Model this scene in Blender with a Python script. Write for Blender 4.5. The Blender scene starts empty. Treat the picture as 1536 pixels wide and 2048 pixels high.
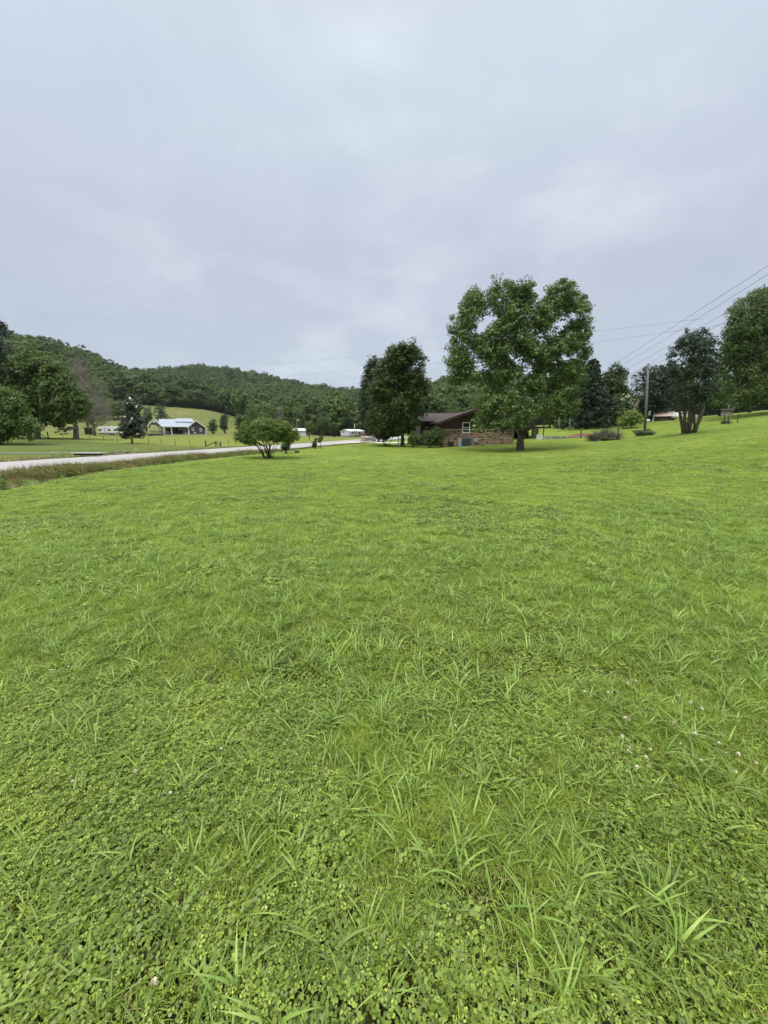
import bpy, bmesh, math, random
import numpy as np
from mathutils import Vector, Matrix
R = math.radians
sc = bpy.context.scene
# ------------------------------------------------------------------ camera
F = 770.0; CZ = 1.5; HOR = 862.0
TH = math.atan((1024 - HOR) / F)
cam = bpy.data.cameras.new('camera'); camo = bpy.data.objects.new('camera', cam)
sc.collection.objects.link(camo); sc.camera = camo
camo.location = (0, 0, CZ); camo.rotation_euler = (math.pi / 2 - TH, 0, 0)
cam.sensor_fit = 'VERTICAL'; cam.sensor_height = 36; cam.lens = F / 2048 * 36
cam.clip_start = 0.05; cam.clip_end = 6000
# ------------------------------------------------------------------ light
SUN_EL, SUN_AZ = R(62), R(-150)          # behind-left of the camera, high, veiled by cloud
sun = bpy.data.lights.new('sun', 'SUN'); suno = bpy.data.objects.new('sun', sun)
sc.collection.objects.link(suno)
sun.energy = 1.5; sun.angle = R(10); sun.color = (1.0, 0.96, 0.9)
sd = Vector((math.sin(SUN_AZ) * math.cos(SUN_EL), math.cos(SUN_AZ) * math.cos(SUN_EL), math.sin(SUN_EL)))
suno.rotation_euler = (-sd).to_track_quat('-Z', 'Y').to_euler(); suno.location = sd * 60 + Vector((0, 0, 5))
sc.view_settings.view_transform = 'Standard'; sc.view_settings.look = 'None'
sc.view_settings.exposure = 0.5; sc.view_settings.gamma = 1.0
sc.render.engine = 'CYCLES'
sc.cycles.use_denoising = True
sc.cycles.max_bounces = 6; sc.cycles.transparent_max_bounces = 6; sc.cycles.volume_bounces = 0
sc.cycles.diffuse_bounces = 3; sc.cycles.glossy_bounces = 2; sc.cycles.transmission_bounces = 4
sc.cycles.use_adaptive_sampling = True; sc.cycles.adaptive_threshold = 0.02
sc.render.film_transparent = False
W = bpy.data.worlds.new('World'); sc.world = W; W.use_nodes = True
nt = W.node_tree; N = nt.nodes; L = nt.links; N.clear()
def nd(t, tree=None, **kw):
    n = (tree or nt).nodes.new(t)
    for k, v in kw.items(): setattr(n, k, v)
    return n
out = nd('ShaderNodeOutputWorld'); bg = nd('ShaderNodeBackground'); bg.inputs['Strength'].default_value = 0.1
L.new(bg.outputs[0], out.inputs[0])
sky = nd('ShaderNodeTexSky', sky_type='NISHITA', sun_disc=False, sun_elevation=SUN_EL, sun_rotation=SUN_AZ)
tc = nd('ShaderNodeTexCoord'); sep = nd('ShaderNodeSeparateXYZ'); L.new(tc.outputs['Generated'], sep.inputs[0])
def math_(op, a, b=None, tree=None, clamp=False):
    n = nd('ShaderNodeMath', tree, operation=op); n.use_clamp = clamp
    lk = (tree or nt).links
    for i, v in enumerate((a, b)):
        if v is None: continue
        if isinstance(v, (int, float)): n.inputs[i].default_value = v
        else: lk.new(v, n.inputs[i])
    return n.outputs[0]
zc = math_('MAXIMUM', sep.outputs['Z'], 0.0)
den = math_('ADD', zc, 0.22)
cx = math_('DIVIDE', sep.outputs['X'], den); cy = math_('DIVIDE', sep.outputs['Y'], den)
cmb = nd('ShaderNodeCombineXYZ'); L.new(cx, cmb.inputs[0]); L.new(cy, cmb.inputs[1])
def noise(scale, det, rough, vec, tree=None, dist=0.0):
    n = nd('ShaderNodeTexNoise', tree); n.inputs['Scale'].default_value = scale; n.inputs['Detail'].default_value = det
    n.inputs['Roughness'].default_value = rough; n.inputs['Distortion'].default_value = dist
    (tree or nt).links.new(vec, n.inputs['Vector']); return n.outputs[0]
def ramp(fac, stops, tree=None):
    n = nd('ShaderNodeValToRGB', tree); (tree or nt).links.new(fac, n.inputs[0])
    e = n.color_ramp.elements
    while len(e) < len(stops): e.new(0.5)
    for el, (p, c) in zip(e, stops): el.position = p; el.color = (c[0], c[1], c[2], 1)
    return n.outputs[0]
def mix(fac, a, b, mode='MIX', tree=None):
    n = nd('ShaderNodeMix', tree, data_type='RGBA', blend_type=mode); lk = (tree or nt).links
    for s, v in ((n.inputs[0], fac), (n.inputs[6], a), (n.inputs[7], b)):
        if isinstance(v, (int, float)): s.default_value = v
        elif isinstance(v, tuple): s.default_value = (v[0], v[1], v[2], 1)
        else: lk.new(v, s)
    return n.outputs[2]
n1 = noise(0.75, 5, 0.52, cmb.outputs[0], dist=0.3)
n2 = noise(2.3, 6, 0.6, cmb.outputs[0], dist=0.5)
nn = math_('ADD', math_('MULTIPLY', n1, 0.66), math_('MULTIPLY', n2, 0.34))
cl = ramp(nn, [(0.34, (0.36, 0.405, 0.487)), (0.5, (0.407, 0.445, 0.53)), (0.64, (0.525, 0.563, 0.635))])
# an overcast sky is brighter overhead than at the horizon
el = ramp(zc, [(0.0, (0.92, 0.99, 0.97)), (0.12, (1.0, 1.03, 1.0)), (0.35, (1.0, 0.99, 0.99)), (0.62, (1.20, 1.24, 1.18)), (0.86, (1.25, 1.12, 0.92)), (1.0, (1.25, 1.12, 0.9))])
zen = nd('ShaderNodeMapRange'); L.new(zc, zen.inputs[0]); zen.inputs[1].default_value = 0.70; zen.inputs[2].default_value = 0.95
zen.inputs[3].default_value = 10.0; zen.inputs[4].default_value = 52.0; zen.interpolation_type = 'SMOOTHSTEP'
c2 = mix(1.0, cl, el, 'MULTIPLY')
vm = nd('ShaderNodeVectorMath', operation='SCALE'); L.new(c2, vm.inputs[0]); L.new(zen.outputs[0], vm.inputs['Scale'])
L.new(mix(0.93, sky.outputs[0], vm.outputs[0]), bg.inputs['Color'])

# ------------------------------------------------------------------ materials
MT = {}
def newmat(name):
    m = bpy.data.materials.new(name); m.use_nodes = True; MT[name] = m
    t = m.node_tree; t.nodes.clear(); return m, t
def simple(name, col, rough=0.7, var=0.12, scale=3.0, bump=0.0, metal=0.0, spec=0.4, stretch=None, obj=False):
    m, t = newmat(name)
    o = nd('ShaderNodeOutputMaterial', t); p = nd('ShaderNodeBsdfPrincipled', t); t.links.new(p.outputs[0], o.inputs[0])
    tcx = nd('ShaderNodeTexCoord', t); v = tcx.outputs['Object']
    if stretch:
        mp = nd('ShaderNodeMapping', t); mp.inputs['Scale'].default_value = stretch; t.links.new(v, mp.inputs[0]); v = mp.outputs[0]
    nz = noise(scale, 6, 0.6, v, t)
    lo = tuple(c * (1 - var * 2) for c in col); hi = tuple(min(1, c * (1 + var * 2)) for c in col)
    t.links.new(ramp(nz, [(0.3, lo), (0.7, hi)], t), p.inputs['Base Color'])
    p.inputs['Roughness'].default_value = rough; p.inputs['Metallic'].default_value = metal
    p.inputs['Specular IOR Level'].default_value = spec
    if bump:
        b = nd('ShaderNodeBump', t); b.inputs['Strength'].default_value = bump; b.inputs['Distance'].default_value = 0.05
        t.links.new(nz, b.inputs['Height']); t.links.new(b.outputs[0], p.inputs['Normal'])
    return m
def leafmat(name, c1, c2, c3=None, trans=0.35, wscale=0.35, rough=0.5, spec=0.3, island=True, wc=None, wfac=0.6, c3s=0.93):
    """c1..c2 per-leaf variation; wc = colour that larger patches of the plant drift to"""
    m, t = newmat(name)
    o = nd('ShaderNodeOutputMaterial', t); p = nd('ShaderNodeBsdfPrincipled', t); tr = nd('ShaderNodeBsdfTranslucent', t)
    ms = nd('ShaderNodeMixShader', t); ms.inputs[0].default_value = trans
    g = nd('ShaderNodeNewGeometry', t)
    st = [(0.0, c1), (c3s, c2)] + ([(1.0, c3)] if c3 else [])
    col = ramp(g.outputs['Random Per Island'], st, t)
    nz = noise(wscale, 5, 0.6, g.outputs['Position'], t)
    if wc:
        f = nd('ShaderNodeMapRange', t); t.links.new(nz, f.inputs[0]); f.inputs[1].default_value = 0.42; f.inputs[2].default_value = 0.68
        f.inputs[3].default_value = 0; f.inputs[4].default_value = wfac
        col = mix(f.outputs[0], col, wc, 'MIX', t)
    oi = nd('ShaderNodeObjectInfo', t)
    hs = nd('ShaderNodeHueSaturation', t); t.links.new(col, hs.inputs['Color'])
    mr = nd('ShaderNodeMapRange', t); t.links.new(oi.outputs['Random'], mr.inputs[0]); mr.inputs[3].default_value = 0.66; mr.inputs[4].default_value = 1.34
    t.links.new(mr.outputs[0], hs.inputs['Value'])
    t.links.new(hs.outputs[0], p.inputs['Base Color']); t.links.new(hs.outputs[0], tr.inputs['Color'])
    p.inputs['Roughness'].default_value = rough; p.inputs['Specular IOR Level'].default_value = spec
    t.links.new(p.outputs[0], ms.inputs[1]); t.links.new(tr.outputs[0], ms.inputs[2]); t.links.new(ms.outputs[0], o.inputs[0])
    return m
simple('bark', (0.09, 0.07, 0.055), 0.9, 0.3, 6, 0.8, stretch=(4, 4, 0.8))
simple('bark_grey', (0.16, 0.14, 0.12), 0.9, 0.3, 6, 0.8, stretch=(4, 4, 0.8))
simple('twig_grey', (0.21, 0.19, 0.165), 0.9, 0.2, 2)
simple('smooth_bark', (0.12, 0.095, 0.075), 0.8, 0.3, 3, 0.4, stretch=(3, 3, 0.6))
leafmat('maple_leaf', (0.052, 0.100, 0.022), (0.11, 0.17, 0.038), (0.34, 0.40, 0.18), 0.3, 0.5, wc=(0.06, 0.105, 0.025), c3s=.78)  # third colour: pale share of leaves, sunlit highlights painted as leaf colour
leafmat('dark_leaf', (0.048, 0.092, 0.017), (0.105, 0.165, 0.028), (0.14, 0.20, 0.045), 0.3, 0.3, wc=(0.07, 0.12, 0.02))
leafmat('olive_leaf', (0.075, 0.125, 0.018), (0.135, 0.19, 0.030), (0.18, 0.24, 0.05), 0.3, 0.3, wc=(0.05, 0.095, 0.016))
leafmat('bush_leaf', (0.036, 0.075, 0.018), (0.07, 0.12, 0.03), (0.10, 0.16, 0.06), 0.25, 0.6)
leafmat('conifer_leaf', (0.022, 0.045, 0.022), (0.045, 0.07, 0.035), (0.06, 0.09, 0.045), 0.15, 0.5)
leafmat('glossy_leaf', (0.030, 0.048, 0.022), (0.055, 0.075, 0.03), (0.13, 0.085, 0.04), 0.15, 0.5, rough=0.35, spec=0.5)
leafmat('crape_leaf', (0.022, 0.045, 0.022), (0.045, 0.075, 0.035), (0.08, 0.085, 0.05), 0.2, 0.5)
leafmat('willow_leaf', (0.055, 0.10, 0.022), (0.10, 0.16, 0.036), (0.15, 0.21, 0.06), 0.35, 0.15, wc=(0.13, 0.18, 0.04))
leafmat('wood_leaf', (0.045, 0.092, 0.018), (0.082, 0.145, 0.027), (0.11, 0.18, 0.035), 0.25, 0.02, wc=(0.12, 0.175, 0.03), wfac=0.8)
leafmat('cream_blossom', (0.45, 0.40, 0.30), (0.6, 0.55, 0.42), None, 0.2, 1)
leafmat('white_blossom', (0.75, 0.75, 0.7), (0.85, 0.85, 0.8), None, 0.2, 1)
G = dict(trans=0.44, rough=0.42, spec=0.35)
leafmat('grass_blade', (0.15, 0.25, 0.035), (0.37, 0.49, 0.080), (0.50, 0.54, 0.19), wscale=0.55, wc=(0.43, 0.52, 0.085), wfac=0.6, **G)
leafmat('broad_blade', (0.19, 0.31, 0.06), (0.32, 0.45, 0.11), (0.38, 0.48, 0.14), wscale=0.9, **G)
leafmat('clover_leaf', (0.085, 0.15, 0.027), (0.29, 0.38, 0.06), (0.35, 0.42, 0.08), wscale=1.3, wc=(0.33, 0.42, 0.06), wfac=0.45, trans=.22, c3s=.96, rough=.42, spec=.35)
leafmat('dry_straw', (0.22, 0.17, 0.09), (0.42, 0.34, 0.19), None, wscale=2, trans=0.2)
leafmat('weed_blade', (0.18, 0.20, 0.06), (0.32, 0.29, 0.11), (0.46, 0.38, 0.21), 0.35, 0.35, wc=(0.36, 0.26, 0.14), wfac=0.9)
leafmat('weed_leaf', (0.12, 0.18, 0.045), (0.20, 0.27, 0.07), (0.24, 0.27, 0.1), 0.3, 0.25)
simple('flower_head', (0.70, 0.64, 0.50), 0.8, 0.1, 80)
simple('white_paint', (0.72, 0.72, 0.70), 0.5, 0.05, 2)
simple('cream_paint', (0.62, 0.56, 0.45), 0.6, 0.1, 2)
simple('grey_siding', (0.062, 0.060, 0.056), 0.7, 0.1, 1, 0.3, stretch=(0.4, 0.4, 14))
simple('pale_siding', (0.55, 0.57, 0.62), 0.6, 0.06, 1, 0.2, stretch=(0.4, 0.4, 12))
simple('metal_roof', (0.36, 0.41, 0.47), 0.35, 0.05, 2, 0.3, metal=0.3, stretch=(9, 0.3, 0.3))
simple('shingle_roof', (0.062, 0.044, 0.040), 0.9, 0.2, 8, 0.4)
simple('brown_fascia', (0.030, 0.021, 0.019), 0.7, 0.15, 3)
simple('concrete', (0.34, 0.33, 0.30), 0.9, 0.18, 3, 0.4)
simple('pale_concrete', (0.55, 0.53, 0.49), 0.9, 0.12, 3, 0.3)
simple('block_wall', (0.24, 0.235, 0.215), 0.9, 0.25, 2.5, 0.5)
simple('red_soil', (0.16, 0.075, 0.04), 0.95, 0.25, 3, 0.6)
simple('dark_metal', (0.02, 0.02, 0.02), 0.5, 0.1, 5)
simple('rust_metal', (0.06, 0.045, 0.035), 0.8, 0.3, 6, 0.3)
simple('green_grey_metal', (0.10, 0.15, 0.16), 0.5, 0.15, 4)
simple('grey_metal', (0.33, 0.35, 0.36), 0.45, 0.1, 4)
simple('pole_wood', (0.17, 0.158, 0.145), 0.9, 0.25, 5, 0.5, stretch=(5, 5, 0.4))
simple('fence_wood', (0.07, 0.055, 0.045), 0.9, 0.25, 5, 0.5)
simple('deck_wood', (0.16, 0.065, 0.04), 0.8, 0.2, 4)
simple('brush_wood', (0.15, 0.132, 0.105), 0.9, 0.3, 4)
simple('wire_black', (0.03, 0.03, 0.035), 0.6, 0.05, 1)
simple('wire_grey', (0.10, 0.105, 0.12), 0.6, 0.05, 1)
simple('pink_roof', (0.50, 0.40, 0.36), 0.6, 0.1, 2)
simple('dark_wood', (0.05, 0.038, 0.032), 0.85, 0.25, 3, 0.3, stretch=(8, 8, 0.5))
simple('red_plastic', (0.35, 0.04, 0.03), 0.5, 0.1, 3)
simple('rubber', (0.015, 0.015, 0.015), 0.8, 0.1, 3)
simple('brown_rock', (0.15, 0.12, 0.09), 0.95, 0.25, 3, 0.7)
simple('rock', (0.36, 0.34, 0.31), 0.95, 0.2, 2.5, 0.7)
def glass(name, col=(0.03, 0.035, 0.04)):
    m, t = newmat(name); o = nd('ShaderNodeOutputMaterial', t); p = nd('ShaderNodeBsdfPrincipled', t)
    p.inputs['Base Color'].default_value = (*col, 1); p.inputs['Roughness'].default_value = 0.08
    p.inputs['Specular IOR Level'].default_value = 0.6; t.links.new(p.outputs[0], o.inputs[0])
glass('window_glass')
# brown vertical boards
m, t = newmat('brown_siding'); o = nd('ShaderNodeOutputMaterial', t); p = nd('ShaderNodeBsdfPrincipled', t); t.links.new(p.outputs[0], o.inputs[0])
tcx = nd('ShaderNodeTexCoord', t); wv = nd('ShaderNodeTexWave', t, wave_type='BANDS', bands_direction='X'); t.links.new(tcx.outputs['Object'], wv.inputs[0])
wv.inputs['Scale'].default_value = 1.6; wv.inputs['Distortion'].default_value = 0.0
nz = noise(3, 5, 0.6, tcx.outputs['Object'], t)
c = mix(nz, (0.045, 0.024, 0.022), (0.085, 0.045, 0.040), 'MIX', t)
t.links.new(c, p.inputs['Base Color']); p.inputs['Roughness'].default_value = 0.75
b = nd('ShaderNodeBump', t); b.inputs['Strength'].default_value = 0.8; b.inputs['Distance'].default_value = 0.03
t.links.new(ramp(wv.outputs[0], [(0.0, (0, 0, 0)), (0.12, (1, 1, 1))], t), b.inputs['Height']); t.links.new(b.outputs[0], p.inputs['Normal'])
# tan rustic brick
m, t = newmat('tan_brick'); o = nd('ShaderNodeOutputMaterial', t); p = nd('ShaderNodeBsdfPrincipled', t); t.links.new(p.outputs[0], o.inputs[0])
tcx = nd('ShaderNodeTexCoord', t); mp = nd('ShaderNodeMapping', t); t.links.new(tcx.outputs['Object'], mp.inputs[0]); mp.inputs['Rotation'].default_value = (R(90), 0, 0)
bk = nd('ShaderNodeTexBrick', t); t.links.new(mp.outputs[0], bk.inputs[0]); bk.inputs['Scale'].default_value = 1.0
bk.inputs['Brick Width'].default_value = 0.55; bk.inputs['Row Height'].default_value = 0.16; bk.inputs['Mortar Size'].default_value = 0.012
bk.inputs['Color1'].default_value = (0.22, 0.15, 0.095, 1); bk.inputs['Color2'].default_value = (0.37, 0.285, 0.195, 1); bk.inputs['Mortar'].default_value = (0.22, 0.18, 0.14, 1)
bk.inputs['Bias'].default_value = 0.1
mp2 = nd('ShaderNodeMapping', t); mp2.inputs['Scale'].default_value = (1.6, 1.6, 5.0); t.links.new(tcx.outputs['Object'], mp2.inputs[0])
nz = noise(1.5, 3, 0.5, mp2.outputs[0], t)
dk = ramp(nz, [(0.40, (0.22, 0.13, 0.10)), (0.50, (1, 1, 1))], t)
t.links.new(mix(1.0, bk.outputs[0], dk, 'MULTIPLY', t), p.inputs['Base Color']); p.inputs['Roughness'].default_value = 0.9
b = nd('ShaderNodeBump', t); b.inputs['Strength'].default_value = 0.7; b.inputs['Distance'].default_value = 0.02
t.links.new(bk.outputs['Fac'], b.inputs['Height']); b.invert = True; t.links.new(b.outputs[0], p.inputs['Normal'])
# road
m, t = newmat('asphalt'); o = nd('ShaderNodeOutputMaterial', t); p = nd('ShaderNodeBsdfPrincipled', t); t.links.new(p.outputs[0], o.inputs[0])
g = nd('ShaderNodeNewGeometry', t)
na = noise(0.35, 5, 0.6, g.outputs['Position'], t); nb = noise(30, 3, 0.6, g.outputs['Position'], t)
c = mix(na, (0.31, 0.30, 0.295), (0.42, 0.405, 0.395), 'MIX', t)
c = mix(math_('MULTIPLY', nb, 0.35, t), c, (0.20, 0.195, 0.19), 'MIX', t)
t.links.new(c, p.inputs['Base Color']); p.inputs['Roughness'].default_value = 0.85
simple('gravel_dull', (0.22, 0.22, 0.19), 0.95, 0.2, 2.5, 0.5)
simple('gravel', (0.42, 0.40, 0.37), 0.95, 0.2, 2.5, 0.5)
# ground: colour of the cover is held per vertex, broken up by noise
m, t = newmat('ground_cover'); o = nd('ShaderNodeOutputMaterial', t); p = nd('ShaderNodeBsdfPrincipled', t); t.links.new(p.outputs[0], o.inputs[0])
g = nd('ShaderNodeNewGeometry', t); at_ = nd('ShaderNodeAttribute', t, attribute_name='cover')
na = noise(0.28, 6, 0.6, g.outputs['Position'], t); nb = noise(3.5, 6, 0.65, g.outputs['Position'], t); nc = noise(0.045, 3, 0.5, g.outputs['Position'], t)
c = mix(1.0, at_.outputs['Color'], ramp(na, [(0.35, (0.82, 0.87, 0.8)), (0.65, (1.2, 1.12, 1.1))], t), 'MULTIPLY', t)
c = mix(1.0, c, ramp(nb, [(0.3, (0.66, 0.70, 0.66)), (0.7, (1.35, 1.3, 1.3))], t), 'MULTIPLY', t)
c = mix(1.0, c, ramp(nc, [(0.35, (0.9, 0.95, 0.9)), (0.65, (1.12, 1.06, 1.0))], t), 'MULTIPLY', t)
t.links.new(c, p.inputs['Base Color']); p.inputs['Roughness'].default_value = 1.0; p.inputs['Specular IOR Level'].default_value = 0.1
b = nd('ShaderNodeBump', t); b.inputs['Strength'].default_value = 0.6; b.inputs['Distance'].default_value = 0.08
t.links.new(nb, b.inputs['Height']); t.links.new(b.outputs[0], p.inputs['Normal'])

# ------------------------------------------------------------------ projection helpers and terrain
def slope(py): return math.tan(math.atan((1024 - py) / F) - TH)
def Zp(py, Y): return CZ + Y * slope(py)
def Xp(px, py, Y):
    v = (1024 - py) / F
    return Y * (px - 768) / F / (math.cos(TH) + v * math.sin(TH))
def at(px, py, Y): return Vector((Xp(px, py, Y), Y, Zp(py, Y)))
def ppm(Y): return F / (Y * math.cos(TH))      # photo pixels per metre (approx.) at that distance
def project(x, y, z):
    dz = z - CZ; d = y * math.cos(TH) - dz * math.sin(TH); v = y * math.sin(TH) + dz * math.cos(TH)
    return 768 + F * x / d, 1024 - F * v / d
P = lambda py, Y: (Y, Zp(py, Y))
COLS = [
 (-900, [(3, -.03), (10, -.15), (25, -.1), (50, .2), (100, 1), (180, 6), (380, 50), (1000, 60), (2500, 60)]),
 (0,    [(3, -.02), (10, -.10), (20, -.1), (27, 0), (50, .1), (70, .6), (110, 1.5), (180, 6.5), (350, Zp(728, 350)), (700, 85), (2500, 85)]),
 (150,  [(3, -.02), (10, -.05), (22, -.1), (30, -.1), (50, 0), P(877, 68), P(870, 100), P(866, 125), P(844, 185), (380, Zp(719, 380)), (700, 85), (2500, 85)]),
 (300,  [(3, 0), (10, 0), (22, -.1), (32, -.15), P(889, 50), P(880, 75), P(871, 125), P(859, 165), P(806, 262), (380, Zp(782, 380)), (480, 46), (750, Zp(764, 750)), (2500, 110)]),
 (430,  [(3, 0), (10, 0), (26, -.1), (37, -.2), P(893, 46), P(882, 75), P(870, 125), P(863, 165), P(820, 268), (340, 22), (450, 30), (750, Zp(756, 750)), (2500, 110)]),
 (560,  [(3, 0), (10, 0), (26, -.1), (37, -.15), (60, -.4), P(878, 85), P(870, 125), (200, 1.2), (300, 6), (480, 36), (750, Zp(778, 750)), (2500, 90)]),
 (700,  [(3, .01), (10, 0), (30, -.15), (45, -.15), (58, -.05), P(877, 90), P(874, 150), (220, 0), (300, 5), (480, 30), (750, Zp(806, 750)), (2500, 68)]),
 (790,  [(3, .02), (10, .02), (30, -.2), (47, -.3), (60, -.2), (100, 0), (150, .4), (250, 3), (480, 25), (700, Zp(804, 700)), (2500, 60)]),
 (890,  [(3, .03), (10, .05), (25, -.1), (42, -.19), (60, 0), (100, .8), (250, 6), (600, Zp(793, 600)), (2500, 55)]),
 (1038, [(3, .05), (10, .12), (22, .0), (32, -.06), (46, .40), (60, 1.0), (100, 2.4), (200, 5), (600, 50), (2500, 52)]),
 (1180, [(3, .07), (10, .2), (22, .25), (32, .25), (40, .40), (48, .90), (60, 1.5), (75, 2.15), (120, 3.5), (250, 8), (600, 40), (2500, 45)]),
 (1290, [(3, .08), (10, .26), (22, .55), (32, .75), (45, 1.15), (60, 2.15), (75, 3.2), (120, 4.5), (250, 10), (600, 38), (2500, 40)]),
 (1400, [(3, .10), (10, .32), (22, .85), (34, 1.55), (50, 2.3), (62, 3.1), (78, 4.15), (120, 6), (250, 12), (600, 35), (2500, 38)]),
 (1536, [(3, .12), (10, .40), (18, .95), (28, 1.72), (40, 2.4), (60, 4.1), (78, 5.5), (120, 8), (250, 15), (600, 35), (2500, 38)]),
 (2500, [(3, .2), (10, .7), (28, 2.4), (60, 5.5), (120, 10), (250, 18), (600, 35), (2500, 38)]),
]
UC = np.array([(c[0] - 768) / F for c in COLS])
def pchip_slopes(x, y):
    h = np.diff(x); d = np.diff(y) / h; m = np.zeros_like(y)
    for i in range(1, len(x) - 1):
        if d[i - 1] * d[i] > 0:
            w1 = 2 * h[i] + h[i - 1]; w2 = h[i] + 2 * h[i - 1]; m[i] = (w1 + w2) / (w1 / d[i - 1] + w2 / d[i])
    m[0] = d[0]; m[-1] = 0; return m
CK = []
for px, kn in COLS:
    yy = np.array([0.8] + [k[0] for k in kn], float); zz = np.array([0.0] + [k[1] for k in kn], float)
    lx = np.log(yy); CK.append((lx, zz, pchip_slopes(lx, zz)))
def herm(x, xs, ys, ms):
    i = np.clip(np.searchsorted(xs, x) - 1, 0, len(xs) - 2); h = xs[i + 1] - xs[i]; t = np.clip((x - xs[i]) / h, 0, 1)
    return ((1 + 2 * t) * (1 - t) ** 2 * ys[i] + t * (1 - t) ** 2 * h * ms[i] + t * t * (3 - 2 * t) * ys[i + 1] + t * t * (t - 1) * h * ms[i + 1])
# road fitted through its edges in the photograph
ZR = -0.12
def hit(px, py, z): Y = (z - CZ) / slope(py); return Xp(px, py, Y), Y
e1 = np.array([hit(0, 949, ZR), hit(250, 926, ZR), hit(500, 905.5, ZR), hit(735, 884.5, ZR)]); e2 = np.array([hit(0, 925, ZR), hit(250, 908, ZR), hit(440, 896, ZR), hit(700, 880.5, ZR)])
RB = (np.polyfit(e1[:, 1], e1[:, 0], 1)[0] + np.polyfit(e2[:, 1], e2[:, 0], 1)[0]) / 2
RN = float(np.mean(e1[:, 0] - RB * e1[:, 1])); RF = float(np.mean(e2[:, 0] - RB * e2[:, 1]))
print('ROAD', RB, RN, RF, e1.tolist(), e2.tolist())
LE = np.array([hit(-300, 1040, -.16), hit(0, 985, -.12), hit(120, 962, -.1), hit(250, 942, -.1), hit(400, 921, -.1), hit(500, 910, -.1), hit(560, 904, -.1), hit(640, 893, -.1), hit(735, 886, -.1)])
LE = LE[np.argsort(LE[:, 1])]; print('LAWNEDGE', LE.tolist())
def sstep(a, b, x): t = np.clip((x - a) / (b - a), 0, 1); return t * t * (3 - 2 * t)
def lawn_edge_x(y): return np.interp(y, LE[:, 1], LE[:, 0], left=LE[0, 0] + RB * 0, right=LE[-1, 0])
def corridor(x, y):
    """returns (on-road weight, ditch weight, verge weight)"""
    xn = RN + RB * y; xf = RF + RB * y; le = np.where(y > LE[-1, 1], xn + 1.0, np.where(y < LE[0, 1], LE[0, 0] + RB * (y - LE[0, 1]), lawn_edge_x(y)))
    le = np.maximum(le, xn + 0.3)
    return xn, xf, le
def base_z(x, y):
    x = np.asarray(x, float); y = np.asarray(y, float); r = np.hypot(x, y)
    Y = np.maximum(np.maximum(y, r * 0.42), 0.8); u = np.clip(x / Y / 1.0, UC[0], UC[-1]) * math.cos(TH)
    u = np.clip(u, UC[0], UC[-1] - 1e-6); lY = np.log(Y)
    zs = np.stack([herm(lY, *c) for c in CK])             # ncol x n
    i = np.clip(np.searchsorted(UC, u) - 1, 0, len(UC) - 2); t = (u - UC[i]) / (UC[i + 1] - UC[i]); t = np.clip(t, 0, 1)
    idx = np.arange(u.size)
    z0 = zs[i, idx]; z1 = zs[i + 1, idx]; zm = zs[np.maximum(i - 1, 0), idx]; zp = zs[np.minimum(i + 2, len(UC) - 1), idx]
    s0 = (z1 - zm) / (UC[i + 1] - UC[np.maximum(i - 1, 0)]); s1 = (zp - z0) / (UC[np.minimum(i + 2, len(UC) - 1)] - UC[i]); h = UC[i + 1] - UC[i]
    return (1 + 2 * t) * (1 - t) ** 2 * z0 + t * (1 - t) ** 2 * h * s0 + t * t * (3 - 2 * t) * z1 + t * t * (t - 1) * h * s1
def road_z(y): return np.interp(y, [0, 60, 75, 100], [ZR, ZR, ZR + .1, ZR + .4])
def gz_arr(x, y):
    x = np.atleast_1d(np.asarray(x, float)).ravel(); y = np.atleast_1d(np.asarray(y, float)).ravel()
    z = base_z(x, y); xn, xf, le = corridor(x, y)
    act = sstep(-30, -10, y) * (1 - sstep(78, 95, y))
    rz = road_z(y) - 0.05
    wr = sstep(xf - 2.2, xf - 0.2, x) * (1 - sstep(xn + 0.2, np.minimum(xn + 1.2, le), x)) * act
    z = z * (1 - wr) + rz * wr
    mid = (xn + le) / 2; wd = np.maximum(le - xn, 0.4)
    d = np.clip(1 - np.abs(x - (xn + 0.62 * wd)) / (0.42 * wd), 0, 1); d = d * d * (3 - 2 * d)
    z = z - d * np.clip(wd * 0.09, 0, 0.35) * act
    return z
def gz(x, y): return float(gz_arr([x], [y])[0])
def ground(px, Y, py=870):
    x = Xp(px, py, Y); z = gz(x, Y)
    for _ in range(3): x = Y * (px - 768) / F / (math.cos(TH) + (1024 - project(x, Y, z)[1]) / F * math.sin(TH)); z = gz(x, Y)
    return Vector((x, Y, z))
def hash2(ix, iy, seed):
    h = (ix.astype(np.int64) * 374761393 + iy.astype(np.int64) * 668265263 + seed * 982451653) & 0xffffffff
    h = ((h ^ (h >> 13)) * 1274126177) & 0xffffffff
    return ((h ^ (h >> 16)) & 0xffff) / 65535.0
def vnoise(x, y, s, seed=0):
    x = np.asarray(x) * s; y = np.asarray(y) * s; ix = np.floor(x); iy = np.floor(y); fx = x - ix; fy = y - iy
    fx = fx * fx * (3 - 2 * fx); fy = fy * fy * (3 - 2 * fy)
    a = hash2(ix, iy, seed); b_ = hash2(ix + 1, iy, seed); c_ = hash2(ix, iy + 1, seed); d_ = hash2(ix + 1, iy + 1, seed)
    return (a * (1 - fx) + b_ * fx) * (1 - fy) + (c_ * (1 - fx) + d_ * fx) * fy

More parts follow.
